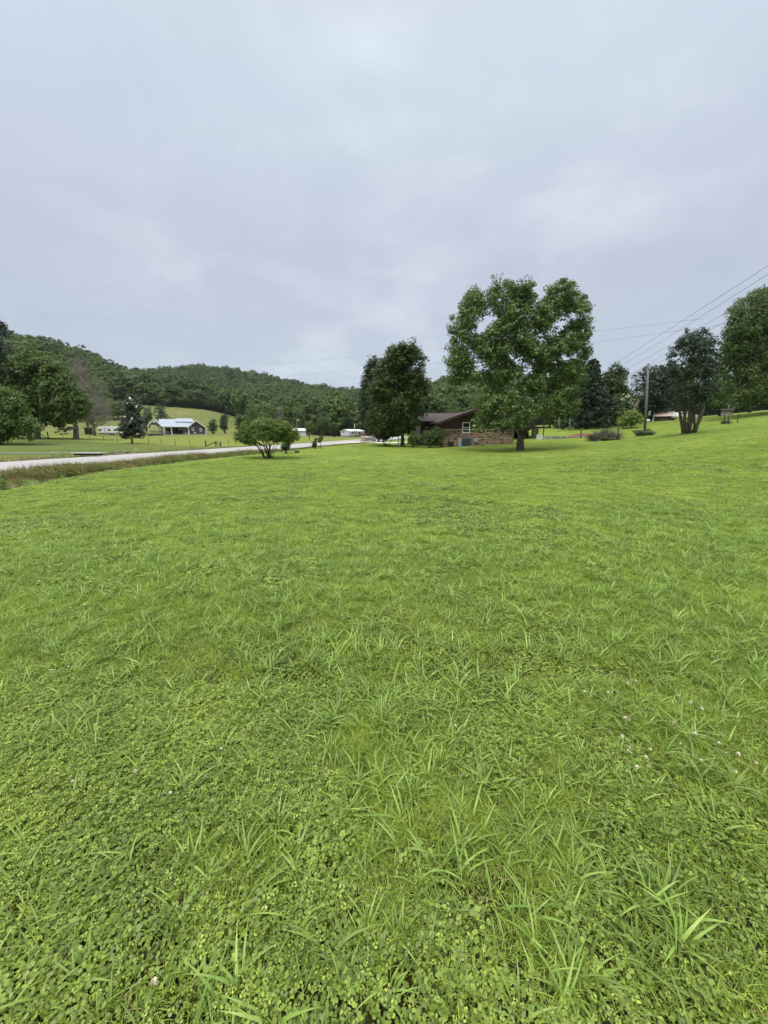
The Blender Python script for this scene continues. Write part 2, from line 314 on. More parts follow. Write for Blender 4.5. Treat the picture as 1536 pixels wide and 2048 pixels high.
# ------------------------------------------------------------------ object helpers
COL = sc.collection
def tag(o, label=None, cat=None, group=None, kind=None):
    if label: o['label'] = label
    if cat: o['category'] = cat
    if group: o['group'] = group
    if kind: o['kind'] = kind
    return o
def empty(name, loc=(0, 0, 0), rz=0, label=None, cat=None, group=None):
    o = bpy.data.objects.new(name, None); COL.objects.link(o); o.location = loc; o.rotation_euler = (0, 0, rz); o.empty_display_size = 0.2
    return tag(o, label, cat, group)
def npmesh(name, V, Fq, mats, midx=None, smooth=False, tris=False):
    me = bpy.data.meshes.new(name); V = np.asarray(V, np.float32); Fq = np.asarray(Fq, np.int32); k = Fq.shape[1]
    me.vertices.add(len(V)); me.vertices.foreach_set('co', V.ravel()); me.loops.add(Fq.size); me.loops.foreach_set('vertex_index', Fq.ravel())
    me.polygons.add(len(Fq)); me.polygons.foreach_set('loop_start', np.arange(0, Fq.size, k, dtype=np.int32)); me.polygons.foreach_set('loop_total', np.full(len(Fq), k, np.int32))
    for m in mats: me.materials.append(MT[m])
    if midx is not None: me.polygons.foreach_set('material_index', np.asarray(midx, np.int32))
    if smooth: me.polygons.foreach_set('use_smooth', np.ones(len(Fq), bool))
    me.update(); me.validate(); return me
def link(name, me, parent=None, loc=(0, 0, 0), rz=0, col=None):
    o = bpy.data.objects.new(name, me); (col or COL).objects.link(o); o.location = loc; o.rotation_euler = (0, 0, rz)
    if parent: o.parent = parent
    return o
class MB:
    def __init__(s): s.v = []; s.f = []
    def box(s, x0, x1, y0, y1, z0, z1):
        b_ = len(s.v); s.v += [(x0, y0, z0), (x1, y0, z0), (x1, y1, z0), (x0, y1, z0), (x0, y0, z1), (x1, y0, z1), (x1, y1, z1), (x0, y1, z1)]
        s.f += [[b_ + i for i in q] for q in ((0, 3, 2, 1), (4, 5, 6, 7), (0, 1, 5, 4), (1, 2, 6, 5), (2, 3, 7, 6), (3, 0, 4, 7))]; return s
    def poly(s, pts): b_ = len(s.v); s.v += [tuple(p_) for p_ in pts]; s.f.append(list(range(b_, b_ + len(pts)))); return s
    def prism(s, pts, dv):
        """extrude a planar polygon by vector dv"""
        n = len(pts); b_ = len(s.v); dv = Vector(dv); s.v += [tuple(p_) for p_ in pts] + [tuple(Vector(p_) + dv) for p_ in pts]
        s.f.append([b_ + i for i in range(n)][::-1]); s.f.append([b_ + n + i for i in range(n)])
        for i in range(n): j = (i + 1) % n; s.f.append([b_ + i, b_ + j, b_ + n + j, b_ + n + i])
        return s
    def tube(s, pts, rad, n=8, cap=True):
        pts = [Vector(p_) for p_ in pts]; rad = rad if hasattr(rad, '__len__') else [rad] * len(pts); b_ = len(s.v)
        a = None
        for i, p_ in enumerate(pts):
            d = (pts[min(i + 1, len(pts) - 1)] - pts[max(i - 1, 0)]).normalized()
            if a is None: a = d.orthogonal().normalized()
            else: a = (a - d * a.dot(d)); a = a.normalized() if a.length > 1e-5 else d.orthogonal().normalized()
            c_ = d.cross(a)
            for k in range(n): th = 2 * math.pi * k / n; s.v.append(tuple(p_ + (a * math.cos(th) + c_ * math.sin(th)) * rad[i]))
        for i in range(len(pts) - 1):
            for k in range(n): k2 = (k + 1) % n; s.f.append([b_ + i * n + k, b_ + i * n + k2, b_ + (i + 1) * n + k2, b_ + (i + 1) * n + k])
        if cap: s.f.append([b_ + k for k in range(n)][::-1]); s.f.append([b_ + (len(pts) - 1) * n + k for k in range(n)])
        return s
    def build(s, name, mat, parent=None, loc=(0, 0, 0), rz=0, smooth=False, bevel=0, col=None):
        me = bpy.data.meshes.new(name); me.from_pydata(s.v, [], s.f); me.materials.append(MT[mat])
        if smooth: me.polygons.foreach_set('use_smooth', np.ones(len(me.polygons), bool))
        bm = bmesh.new(); bm.from_mesh(me); bmesh.ops.recalc_face_normals(bm, faces=bm.faces)
        if bevel: bmesh.ops.bevel(bm, geom=list(bm.edges), offset=bevel, segments=1, affect='EDGES', clamp_overlap=True)
        bm.to_mesh(me); bm.free(); me.update()
        return link(name, me, parent, loc, rz, col)

# ------------------------------------------------------------------ setting: ground sheet
def build_ground():
    ang = [];  a = -180.0
    while a < 180.0:
        ang.append(a); a += 0.22 if -58 <= a < 58 else (1.0 if -75 <= a < 75 else 4.0)
    ang = np.radians(np.array(ang)); na_ = len(ang)
    rr = np.concatenate([[0.25, 0.6], np.exp(np.arange(np.log(0.9), np.log(12), 0.03)), np.exp(np.arange(np.log(12), np.log(90), 0.011)), np.exp(np.arange(np.log(90), np.log(2400), 0.03))])
    AA, RR = np.meshgrid(ang, rr); X = (np.sin(AA) * RR).ravel(); Yv = (np.cos(AA) * RR).ravel(); Z = gz_arr(X, Yv)
    n = len(rr); idx = np.arange(n * na_).reshape(n, na_); nx = np.roll(idx, -1, axis=1)
    q = np.stack([idx[:-1].ravel(), idx[1:].ravel(), nx[1:].ravel(), nx[:-1].ravel()], 1)
    V = np.stack([X, Yv, Z], 1); V = np.vstack([V, [[0, 0, 0]]])
    me = npmesh('lawn_ground', V, q, ['ground_cover'], smooth=True)
    # little cap in the middle, under the camera
    C = np.zeros((len(V), 3)); x, y = V[:, 0], V[:, 1]; r = np.hypot(x, y)
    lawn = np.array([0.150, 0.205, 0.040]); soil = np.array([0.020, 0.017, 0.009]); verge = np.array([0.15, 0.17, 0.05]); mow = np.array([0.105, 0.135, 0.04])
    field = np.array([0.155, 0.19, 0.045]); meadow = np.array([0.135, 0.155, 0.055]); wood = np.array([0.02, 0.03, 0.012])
    C[:] = lawn
    def blend(w, c): C[:] = C * (1 - w[:, None]) + c * w[:, None]
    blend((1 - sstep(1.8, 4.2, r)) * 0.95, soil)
    xn, xf, le = corridor(x, y); act = (y > -20) & (y < 78)
    ja = (vnoise(x, y, 1.2, 3) - .5) * .5
    blend(((x < le + ja * .4) & (x > xn) & act) * 1.0, verge)
    blend(((x < xn + .5 + ja) & act) * 1.0, mow * 0.95)
    left = (x < xf - 0.1); blend((left & act) * 1.0, mow)
    blend(((x < xf - .3) & (x > xf - 2.2 - ja * 3) & (y < 40) & act) * 0.6, np.array([0.20, 0.17, 0.085]))
    pxl = np.where(y > 1, 768 + F * math.cos(TH) * x / np.maximum(y, 1) , 0)
    fy = np.interp(pxl, [0, 100, 262, 440, 620], [64, 66, 53, 47, 52])
    blend(sstep(-1, 1, y - fy) * (left | (y > 85)) * (pxl < 1000) * 1.0, field)
    blend(sstep(95, 130, y) * (pxl < 1000), meadow)
    blend(sstep(60, 90, y) * (pxl >= 1000), lawn * 0.95)
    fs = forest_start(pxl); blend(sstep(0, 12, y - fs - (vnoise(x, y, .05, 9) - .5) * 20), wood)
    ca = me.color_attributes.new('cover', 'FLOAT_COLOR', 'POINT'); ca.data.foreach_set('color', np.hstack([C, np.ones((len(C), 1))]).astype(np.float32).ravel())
    return tag(link('ground', me), kind='structure')
FS = [(-900, 150), (0, 205), (100, 200), (170, 195), (250, 205), (285, 255), (330, 263), (370, 264), (400, 268), (440, 274), (475, 278), (510, 215), (550, 175), (650, 165), (730, 165), (800, 170), (900, 150), (1000, 140), (1200, 150), (1536, 160), (2500, 160)]
def forest_start(px): return np.interp(px, [a for a, b_ in FS], [b_ for a, b_ in FS])
build_ground()

def ribbon(name, pts, width, mat, dz, thick=0.0, jit=0.0):
    """flat strip following the ground along pts (x,y); z from road_z or ground"""
    V = []; Fq = []; P_ = []
    for (x0, y0), (x1, y1) in zip(pts[:-1], pts[1:]):
        n = max(2, int(math.hypot(x1 - x0, y1 - y0) / 0.5))
        for k in range(n): P_.append((x0 + (x1 - x0) * k / n, y0 + (y1 - y0) * k / n))
    P_.append(pts[-1]); nw = 8; rg = random.Random(len(pts))
    for i, (x, y) in enumerate(P_):
        ax, ay = P_[max(i - 1, 0)]; bx, by = P_[min(i + 1, len(P_) - 1)]; l = math.hypot(bx - ax, by - ay); nx_, ny_ = (by - ay) / l, -(bx - ax) / l
        for k in range(nw + 1):
            j = (rg.random() - .5) * jit if k in (0, nw) else 0
            w = (k / nw - .5) * width + j; X_, Y_ = x + nx_ * w, y + ny_ * w
            V.append((X_, Y_, gz(X_, Y_) + dz if name != 'road' else float(road_z(np.array(y))) + dz - 0.02 * abs(k / nw - .5)))
    for i in range(len(P_) - 1):
        for k in range(nw): a = i * (nw + 1) + k; Fq.append((a, a + 1, a + nw + 2, a + nw + 1))
    return tag(link(name, npmesh(name, V, Fq, [mat], smooth=True)), kind='structure')
RC = (RN + RF) / 2; RW = (RN - RF) * math.cos(math.atan(RB))
ribbon('road', [(RC + RB * y, y) for y in (-40, 0, 20, 40, 60, 78)] + [(RC + RB * 78 + 7, 98)], RW, 'asphalt', 0.0, jit=0.12)
c1 = ground(-80, 26); c2 = ground(60, 27.5); c3 = ground(140, 29); c4 = ground(215, 29.5); c5 = ground(290, 29)
ribbon('gravel_path', [(c1.x, c1.y), (c2.x, c2.y), (c3.x, c3.y), (c4.x, c4.y), (c5.x + .5, c5.y - .3)], 1.25, 'gravel_dull', 0.03, jit=0.3)
c1 = ground(600, 110); c2 = ground(650, 112); c3 = ground(700, 120); c4 = ground(715, 100); c5 = ground(735, 88)
ribbon('gravel_lane', [(c1.x, c1.y), (c2.x, c2.y), (c3.x, c3.y)], 3.4, 'gravel', 0.06)
c1 = ground(728, 57.5); c2 = ground(760, 56); c3 = ground(800, 58); c4 = ground(850, 62)
ribbon('driveway', [(c1.x - 3, c1.y + 2), (c1.x, c1.y), (c2.x, c2.y), (c3.x, c3.y), (c4.x, c4.y)], 3.2, 'pale_concrete', 0.05)

# ------------------------------------------------------------------ ground plants (prototypes live in collections that are not linked to the scene)
def proto_col(name): return bpy.data.collections.new(name)
class NB:
    """collects quads with material indices"""
    def __init__(s): s.v = []; s.f = []; s.m = []
    def blade(s, base, az, h, lean, w, mi=0, segs=3, curl=1.6):
        d = np.array([math.cos(az), math.sin(az), 0]); t_ = np.array([-math.sin(az), math.cos(az), 0]); b_ = len(s.v); tw = random.uniform(-.5, .5)
        t_ = t_ * math.cos(tw) + d * math.sin(tw)
        for i in range(segs + 1):
            q = i / segs; out_ = lean * h * q ** curl; up = h * q * (1 - 0.35 * lean * q) - max(0, lean - .8) * h * .45 * q ** 3
            ww = w * (1 - q ** 2.2) * 0.5 if i < segs else w * 0.02
            if i == 0: ww = w * 0.3
            c_ = np.array(base) + d * out_ + np.array([0, 0, max(up, .004)])
            s.v.append(c_ - t_ * ww); s.v.append(c_ + t_ * ww)
        for i in range(segs): s.f.append((b_ + 2 * i, b_ + 2 * i + 1, b_ + 2 * i + 3, b_ + 2 * i + 2)); s.m.append(mi)
    def leaflet(s, c_, nrm, az, r, mi=0, n=6, long=1.0):
        nrm = nrm / np.linalg.norm(nrm); a = np.cross(nrm, [math.sin(az), -math.cos(az), 0.1]); a /= np.linalg.norm(a); b2 = np.cross(nrm, a); b_ = len(s.v)
        rs = [0.25, 0.85, 1.05, 0.92, 1.05, 0.85]; dr = [0, 0, .0, .12, 0, 0]
        pts = []
        for k in range(6):
            th = 2 * math.pi * k / 6 + math.pi; q = c_ + (a * math.cos(th) * long + b2 * math.sin(th)) * r * rs[k] + nrm * r * .18 * abs(math.sin(th)); pts.append(q)
        s.v += pts; s.f.append((b_, b_ + 1, b_ + 2, b_ + 3)); s.f.append((b_, b_ + 3, b_ + 4, b_ + 5)); s.m += [mi, mi]
    def proto(s, name, mats, col):
        o = link(name, npmesh(name, s.v, s.f, mats, s.m), col=col); return o
rnd = random.Random(7); random.seed(11)
U = rnd.uniform
def fine_tuft(n, rad, h0, h1, w0, w1, mi=0, lean=(0.1, 0.9), segs=3, k=1.0):
    b_ = NB(); rad, h0, h1, w0, w1 = rad * k, h0 * k, h1 * k, w0 * k, w1 * k
    for _ in range(n):
        a = U(0, 6.28); r = rad * math.sqrt(U(0, 1)); b_.blade((r * math.cos(a), r * math.sin(a), -0.006), a + U(-1.2, 1.2), U(h0, h1), U(*lean), U(w0, w1), mi, segs)
    return b_
def clover(n, rad, h0, h1, r0, r1, tri=True):
    b_ = NB()
    for _ in range(n):
        a = U(0, 6.28); r = rad * math.sqrt(U(0, 1)); h = U(h0, h1); c_ = np.array([r * math.cos(a), r * math.sin(a), h]); nrm = np.array([U(-.45, .45), U(-.45, .45), 1.0]); R_ = U(r0, r1)
        b_.blade((c_[0] * .8, c_[1] * .8, -.005), a, h * 1.0, .25 * r / max(h, .01), .0022, 0, 2)
        if tri:
            a0 = U(0, 6.28)
            for k in range(3): az = a0 + k * 2.094; b_.leaflet(c_ + np.array([math.cos(az), math.sin(az), -.1 * U(0, 1.5)]) * R_ * .95, nrm + np.array([math.cos(az), math.sin(az), 0]) * U(-.1, .25), az, R_)
        else: b_.leaflet(c_, nrm, a, R_ * 1.5)
    return b_
GM = ['grass_blade', 'broad_blade', 'clover_leaf', 'dry_straw']
near = proto_col('near_plants')
fine_tuft(26, .065, .025, .07, .003, .0055, lean=(.4, 1.5)).proto('a_fine', ['grass_blade'], near)
fine_tuft(28, .075, .02, .075, .003, .0058, lean=(.4, 1.5)).proto('b_fine', ['grass_blade'], near)
fine_tuft(16, .05, .04, .085, .003, .005, lean=(.1, .8)).proto('c_fine', ['grass_blade'], near)
fine_tuft(8, .035, .08, .16, .008, .012, lean=(.5, 1.4), segs=6).proto('d_broad', ['broad_blade'], near)
fine_tuft(5, .03, .10, .18, .010, .0145, lean=(.5, 1.3), segs=6).proto('e_broad', ['broad_blade'], near)
clover(12, .065, .015, .06, .0045, .0072).proto('f_clover', ['clover_leaf'], near)
clover(9, .06, .015, .045, .0055, .0082).proto('g_clover', ['clover_leaf'], near)
clover(13, .06, .012, .04, .0048, .0088, tri=False).proto('h_roundleaf', ['clover_leaf'], near)
b_ = fine_tuft(7, .06, .05, .10, .0015, .003, lean=(1.2, 1.9)); b_.proto('i_straw', ['dry_straw'], near)
def flower_mesh():
    b_ = NB(); b_.blade((0, 0, 0), 0, .075, .12, .003, 1, 2)
    for _ in range(46):
        th = U(0, 6.28); ph = math.acos(U(-.55, 1)); d = np.array([math.sin(ph) * math.cos(th), math.sin(ph) * math.sin(th), math.cos(ph)])
        b_.leaflet(np.array([.008, 0, .078]) + d * .0055, np.cross(d, [.3, .5, .8]) + d * .3, th, .0035, 0, long=1.3)
    return b_
flower_mesh().proto('j_flower', ['flower_head', 'grass_blade'], near)
mid = proto_col('mid_plants')
fine_tuft(80, .19, .035, .075, .004, .007, lean=(.4, 1.5), segs=2).proto('a', ['grass_blade'], mid)
fine_tuft(80, .20, .035, .09, .004, .008, lean=(.4, 1.4), segs=2).proto('b', ['grass_blade'], mid)
fine_tuft(24, .12, .08, .15, .007, .011, lean=(.4, 1.2), segs=3).proto('c', ['broad_blade'], mid)
clover(42, .16, .02, .05, .010, .015).proto('d', ['clover_leaf'], mid)
clover(60, .17, .02, .05, .011, .017, tri=False).proto('e', ['clover_leaf'], mid)
far = proto_col('far_plants')
fine_tuft(150, .55, .04, .08, .008, .014, lean=(.4, 1.5), segs=1).proto('a', ['grass_blade'], far)
fine_tuft(150, .6, .04, .09, .008, .015, lean=(.4, 1.4), segs=1).proto('b', ['grass_blade'], far)
fine_tuft(60, .4, .08, .14, .014, .022, lean=(.3, 1.0), segs=1).proto('c', ['broad_blade'], far)

def scatter(name, pts, idx, scl, rotz, col, tilt=None, kind='stuff', label=None):
    me = bpy.data.meshes.new(name); pts = np.asarray(pts, np.float32); n = len(pts); me.vertices.add(n); me.vertices.foreach_set('co', pts.ravel())
    rot = np.zeros((n, 3), np.float32); rot[:, 2] = rotz
    if tilt is not None: rot[:, :2] = tilt
    a = me.attributes.new('rot', 'FLOAT_VECTOR', 'POINT'); a.data.foreach_set('vector', rot.ravel())
    a = me.attributes.new('scl', 'FLOAT', 'POINT'); a.data.foreach_set('value', np.asarray(scl, np.float32))
    a = me.attributes.new('pick', 'INT', 'POINT'); a.data.foreach_set('value', np.asarray(idx, np.int32))
    o = link(name, me); tg = bpy.data.node_groups.new(name, 'GeometryNodeTree')
    tg.interface.new_socket('Geometry', in_out='INPUT', socket_type='NodeSocketGeometry'); tg.interface.new_socket('Geometry', in_out='OUTPUT', socket_type='NodeSocketGeometry')
    gi = tg.nodes.new('NodeGroupInput'); go = tg.nodes.new('NodeGroupOutput'); ip = tg.nodes.new('GeometryNodeInstanceOnPoints'); ci = tg.nodes.new('GeometryNodeCollectionInfo')
    ci.inputs['Collection'].default_value = col; ci.inputs['Separate Children'].default_value = True; ci.inputs['Reset Children'].default_value = True
    def na_(nm, ty): x = tg.nodes.new('GeometryNodeInputNamedAttribute'); x.data_type = ty; x.inputs['Name'].default_value = nm; return x.outputs['Attribute']
    lk = tg.links; lk.new(gi.outputs[0], ip.inputs['Points']); lk.new(ci.outputs[0], ip.inputs['Instance']); ip.inputs['Pick Instance'].default_value = True
    lk.new(na_('pick', 'INT'), ip.inputs['Instance Index']); lk.new(na_('scl', 'FLOAT'), ip.inputs['Scale'])
    er = tg.nodes.new('FunctionNodeEulerToRotation'); lk.new(na_('rot', 'FLOAT_VECTOR'), er.inputs[0]); lk.new(er.outputs[0], ip.inputs['Rotation']); lk.new(ip.outputs[0], go.inputs[0])
    md = o.modifiers.new('scatter', 'NODES'); md.node_group = tg
    return tag(o, label, kind=kind)
RG = np.random.default_rng(5)
def on_lawn(x, y):
    xn, xf, le = corridor(x, y); return x > le + (vnoise(x, y, 1.5, 3) - .5) * .25
ALLP = []
# near band: single tufts and leaves
def band(y0, y1, dens, side=1.28, pad=0.8):
    A = side * (y1 ** 2 - y0 ** 2) + 2 * pad * (y1 - y0); n = int(A * dens); y = np.sqrt(RG.uniform(y0 ** 2, y1 ** 2, n)); x = RG.uniform(-1, 1, n) * (side * y + pad)
    k = on_lawn(x, y); return x[k], y[k]
def near_layer():
    X = []; Y = []; I = []; S = []
    for (ya, yb, dens) in ((0.25, 2.0, 2300), (2.0, 4.8, 1250)):
        x, y = band(ya, yb, dens, 1.28, 2.4); n = len(x)
        m = vnoise(x, y, 1.7, 1) * .6 + vnoise(x, y, 4.5, 2) * .4           # clover patches against grass patches
        lim = .44 + .30 * sstep(1.4, 3.4, y)
        cl_ = m > lim + RG.normal(0, .07, n); u_ = RG.random(n); idx = np.zeros(n, int)
        idx[~cl_] = np.where(u_[~cl_] < .86, RG.integers(0, 3, (~cl_).sum()), np.where(u_[~cl_] < .94, RG.integers(3, 5, (~cl_).sum()), 8))
        uc = u_[cl_]; rl = vnoise(x[cl_], y[cl_], 2.2, 8) > .52
        idx[cl_] = np.where(uc < .66, np.where(rl & (RG.random(len(uc)) < .75), 7, RG.integers(5, 7, len(uc))), np.where(uc < .93, RG.integers(0, 3, len(uc)), np.where(uc < .955, 3, np.where(uc < .985, 8, 5))))
        thin = (vnoise(x, y, 3.1, 6) < .25) & (RG.random(n) < .45) & (y < 2.2); k = ~thin
        X.append(x[k]); Y.append(y[k]); I.append(idx[k]); S.append((.64 * RG.uniform(.8, 1.25, n) * (1 + .25 * (vnoise(x, y, .9, 4) - .5)))[k])
    # arching coarse grass clumps
    x, y = band(.6, 7, 24, 1.28, 2.4); X.append(np.repeat(x, 3) + RG.normal(0, .05, 3 * len(x))); Y.append(np.repeat(y, 3) + RG.normal(0, .05, 3 * len(x))); I.append(RG.integers(3, 5, 3 * len(x))); S.append(RG.uniform(.5, .95, 3 * len(x)))
    X = np.concatenate(X); Y = np.concatenate(Y); I = np.concatenate(I); S = np.concatenate(S); n = len(X)
    scatter('grass', np.stack([X, Y, gz_arr(X, Y)], 1), I, S, RG.uniform(0, 6.28, n), near, RG.normal(0, .12, (n, 2)), label='short lawn grass and clover leaves close by')
near_layer()
def mid_layer():
    x, y = band(3.4, 22, 150, 1.25, 2.6); n = len(x); keep = RG.random(n) < np.interp(y, [3.4, 4.8, 8, 13, 22], [.1, 1, .75, .5, .03]); x, y = x[keep], y[keep]; n = len(x)
    m = vnoise(x, y, .8, 1) * .6 + vnoise(x, y, 2.5, 2) * .4; u_ = RG.random(n); idx = np.where(m > .66, np.where(u_ < .5, RG.integers(3, 5, n), RG.integers(0, 2, n)), np.where(u_ < .87, RG.integers(0, 2, n), np.where(u_ < .93, 2, 3)))
    scatter('grass', np.stack([x, y, gz_arr(x, y)], 1), idx, RG.uniform(.5, .85, n) * np.interp(y, [4, 10], [1, 1.15]) * (1 + .3 * (vnoise(x, y, .35, 4) - .5)), RG.uniform(0, 6.28, n), mid, label='mown lawn grass in the middle distance')
    x, y = band(12, 80, 6.5, 1.2, 2); n = len(x)
    k = (RG.random(n) < np.interp(y, [13, 35, 80], [1, 1, .25])) & (gz_arr(x, y) > -9); x, y = x[k], y[k]; n = len(x)
    scatter('grass', np.stack([x, y, gz_arr(x, y) - .01], 1), np.where(RG.random(n) < .85, RG.integers(0, 2, n), 2), RG.uniform(.6, 1.0, n) * (1 + .4 * (vnoise(x, y, .2, 4) - .5)), RG.uniform(0, 6.28, n), far, label='mown lawn grass far up the slope')
mid_layer()
# clover flowers: sprinkled over the lawn in drifts
fl = proto_col('flowers')
b_ = NB()
for _ in range(9):
    a, r = U(0, 6.28), .5 * math.sqrt(U(0, 1)); c_ = np.array([r * math.cos(a), r * math.sin(a), U(.06, .10)])
    for k in range(5): b_.leaflet(c_ + np.array([U(-1, 1), U(-1, 1), U(-.3, 1)]) * .006, np.array([U(-1, 1), U(-1, 1), 1.0]), U(0, 6.28), .009)
b_.proto('cluster', ['flower_head'], fl)
x, y = band(6, 45, 3.0, 1.2, 1); m = vnoise(x, y, .22, 21) * .5 + vnoise(x, y, .7, 22) * .5; p_ = RG.random(len(x)); k = (p_ < np.clip((m - .56) * 2.2, .006, 1)); x, y = x[k], y[k]
scatter('clover_flowers', np.stack([x, y, gz_arr(x, y)], 1), np.zeros(len(x)), RG.uniform(.5, .8, len(x)), RG.uniform(0, 6.28, len(x)), fl, label='drifts of tiny white clover flowers over the lawn')
# clover flowers near enough to be seen one by one (places read off the photograph)
FP = [(1236,1377),(1252,1361),(1185,1390),(1170,1383),(1275,1362),(1215,1380),(1352,1397),(1361,1390),(1384,1402),(1400,1415),(1253,1437),(1262,1436),(1222,1454),(1344,1436),(1240,1468),(1258,1490),(1261,1500),(1298,1490),(1291,1510),(1303,1526),(1276,1536),(1366,1482),(1392,1466),(1440,1484),(1446,1463),(1454,1504),(1473,1507),(1405,1514),(1468,1535),(1229,1499),(1510,1516),(412,1543),(150,1558),(341,1584),(265,1540),(238,1376),(140,1331),(300,1965),(1282,2041),(912,1446),(440,1492),(980,1352),(560,1300),(102,1340)]
fm = npmesh('clover_flower', *(lambda q: (q.v, q.f, ['flower_head', 'grass_blade'], q.m))(flower_mesh()))
for i, (px, py) in enumerate(FP):
    Yq = 2.0
    for _ in range(12): xq = Xp(px, py, Yq); Yq = (gz(xq, Yq) + .075 - CZ) / slope(py)
    o = link('clover_flower', fm, None, (Xp(px, py, Yq), Yq, gz(Xp(px, py, Yq), Yq) - .004), U(0, 6.28)); s_ = U(.72, 1.0); o.scale = (s_, s_, s_)
    tag(o, 'small white clover flower head standing in the near grass', 'flower', 'white clover flowers in the near grass')
# rough growth between ditch and road
wd = proto_col('weeds')
fine_tuft(60, .28, .18, .5, .008, .014, lean=(.05, .6), segs=3).proto('a', ['weed_blade'], wd)
fine_tuft(50, .25, .25, .62, .006, .012, lean=(.0, .4), segs=3).proto('b', ['weed_blade'], wd)
def weedleaf(n, rad, h):
    b_ = NB()
    for _ in range(n): a, r = U(0, 6.28), rad * math.sqrt(U(0, 1)); b_.leaflet(np.array([r * math.cos(a), r * math.sin(a), U(.02, h) * (1 - .5 * r / rad)]), np.array([U(-1, 1), U(-1, 1), 1]), U(0, 6.28), U(.02, .045), long=1.4)
    return b_
weedleaf(150, .3, .4).proto('c', ['weed_leaf'], wd)
weedleaf(90, .3, .15).proto('d', ['weed_leaf'], wd)
def weeds():
    n = 9000; y = RG.uniform(2, 62, n); xn, xf, le = corridor(y * 0, y); t_ = RG.random(n); x = xn - .1 + (le - xn) * t_; d1 = x - xn; wdt = le - xn
    big = (t_ < .55) | (RG.random(n) < .25); keep = (RG.random(n) < np.where(t_ < .5, .9, .5)) & ~((t_ > .86) & (RG.random(n) < .8))
    idx = np.where(t_ < .5, np.where(RG.random(n) < .75, RG.integers(0, 2, n), 2), np.where(RG.random(n) < .3, 2, 3)); s = np.where(t_ < .5, RG.uniform(.6, 1.15, n), RG.uniform(.4, .8, n)) * np.interp(y, [8, 25, 35, 60], [.85, .8, .5, .3]) * (.75 + .5 * vnoise(x, y, .5, 31))
    x, y, idx, s = x[keep], y[keep], idx[keep], s[keep]; n = len(x)
    scatter('roadside_weeds', np.stack([x, y, gz_arr(x, y) - .02], 1), idx, s, RG.uniform(0, 6.28, n), wd, label='tall brownish weeds growing between the ditch and the road')
    n = 5000; y = RG.uniform(10, 60, n); xn, xf, le = corridor(y * 0, y); x = xf - RG.exponential(.8, n) - .05
    scatter('verge_grass', np.stack([x, y, gz_arr(x, y) - .02], 1), RG.integers(0, 4, n), RG.uniform(.12, .35, n), RG.uniform(0, 6.28, n), wd, label='short dull grass on the far side of the road')
weeds()

# ------------------------------------------------------------------ trees
def leaf_quads(cent, crad, nper, size, rng, up=0.7, outc=None, flat=0.75, droop=0.0, rn=0.55):
    """cent: clump centres (n,3); returns V,F of leaf-sized rhombs"""
    n = len(cent); tot = n * nper; ci = np.repeat(np.arange(n), nper); d = rng.normal(size=(tot, 3)); d /= np.linalg.norm(d, axis=1)[:, None]
    rr = np.cbrt(rng.uniform(0.05, 1, tot)) * np.repeat(crad, nper); p_ = cent[ci] + d * rr[:, None] * np.array([1, 1, flat])
    nr = d * 0.7 + rng.normal(size=(tot, 3)) * rn + np.array([0, 0, up])
    if outc is not None: oc = cent[ci] - outc; oc /= np.linalg.norm(oc, axis=1)[:, None] + 1e-6; nr += oc * 0.5
    nr /= np.linalg.norm(nr, axis=1)[:, None]; a = np.cross(nr, rng.normal(size=(tot, 3))); a /= np.linalg.norm(a, axis=1)[:, None]; b_ = np.cross(nr, a)
    s = size * rng.uniform(.6, 1.25, tot)[:, None]; L_ = a * s * .62; W_ = b_ * s * .36; fold = nr * s * .12
    V = np.stack([p_ - L_, p_ - W_ - fold + L_ * .1, p_ + L_ + np.array([0, 0, -1]) * droop * s, p_ + W_ - fold + L_ * .1], 1).reshape(-1, 3)
    return V, np.arange(tot * 4).reshape(-1, 4)
def curve_pts(a, b_, n, sag, rng, wob):
    a = np.array(a); b_ = np.array(b_); l = np.linalg.norm(b_ - a); pts = []
    for i in range(n + 1):
        t_ = i / n; p_ = a + (b_ - a) * t_; p_[2] += -sag * l * math.sin(math.pi * t_); w = math.sin(math.pi * t_) * wob * l; pts.append(p_ + rng.normal(size=3) * w)
    return pts
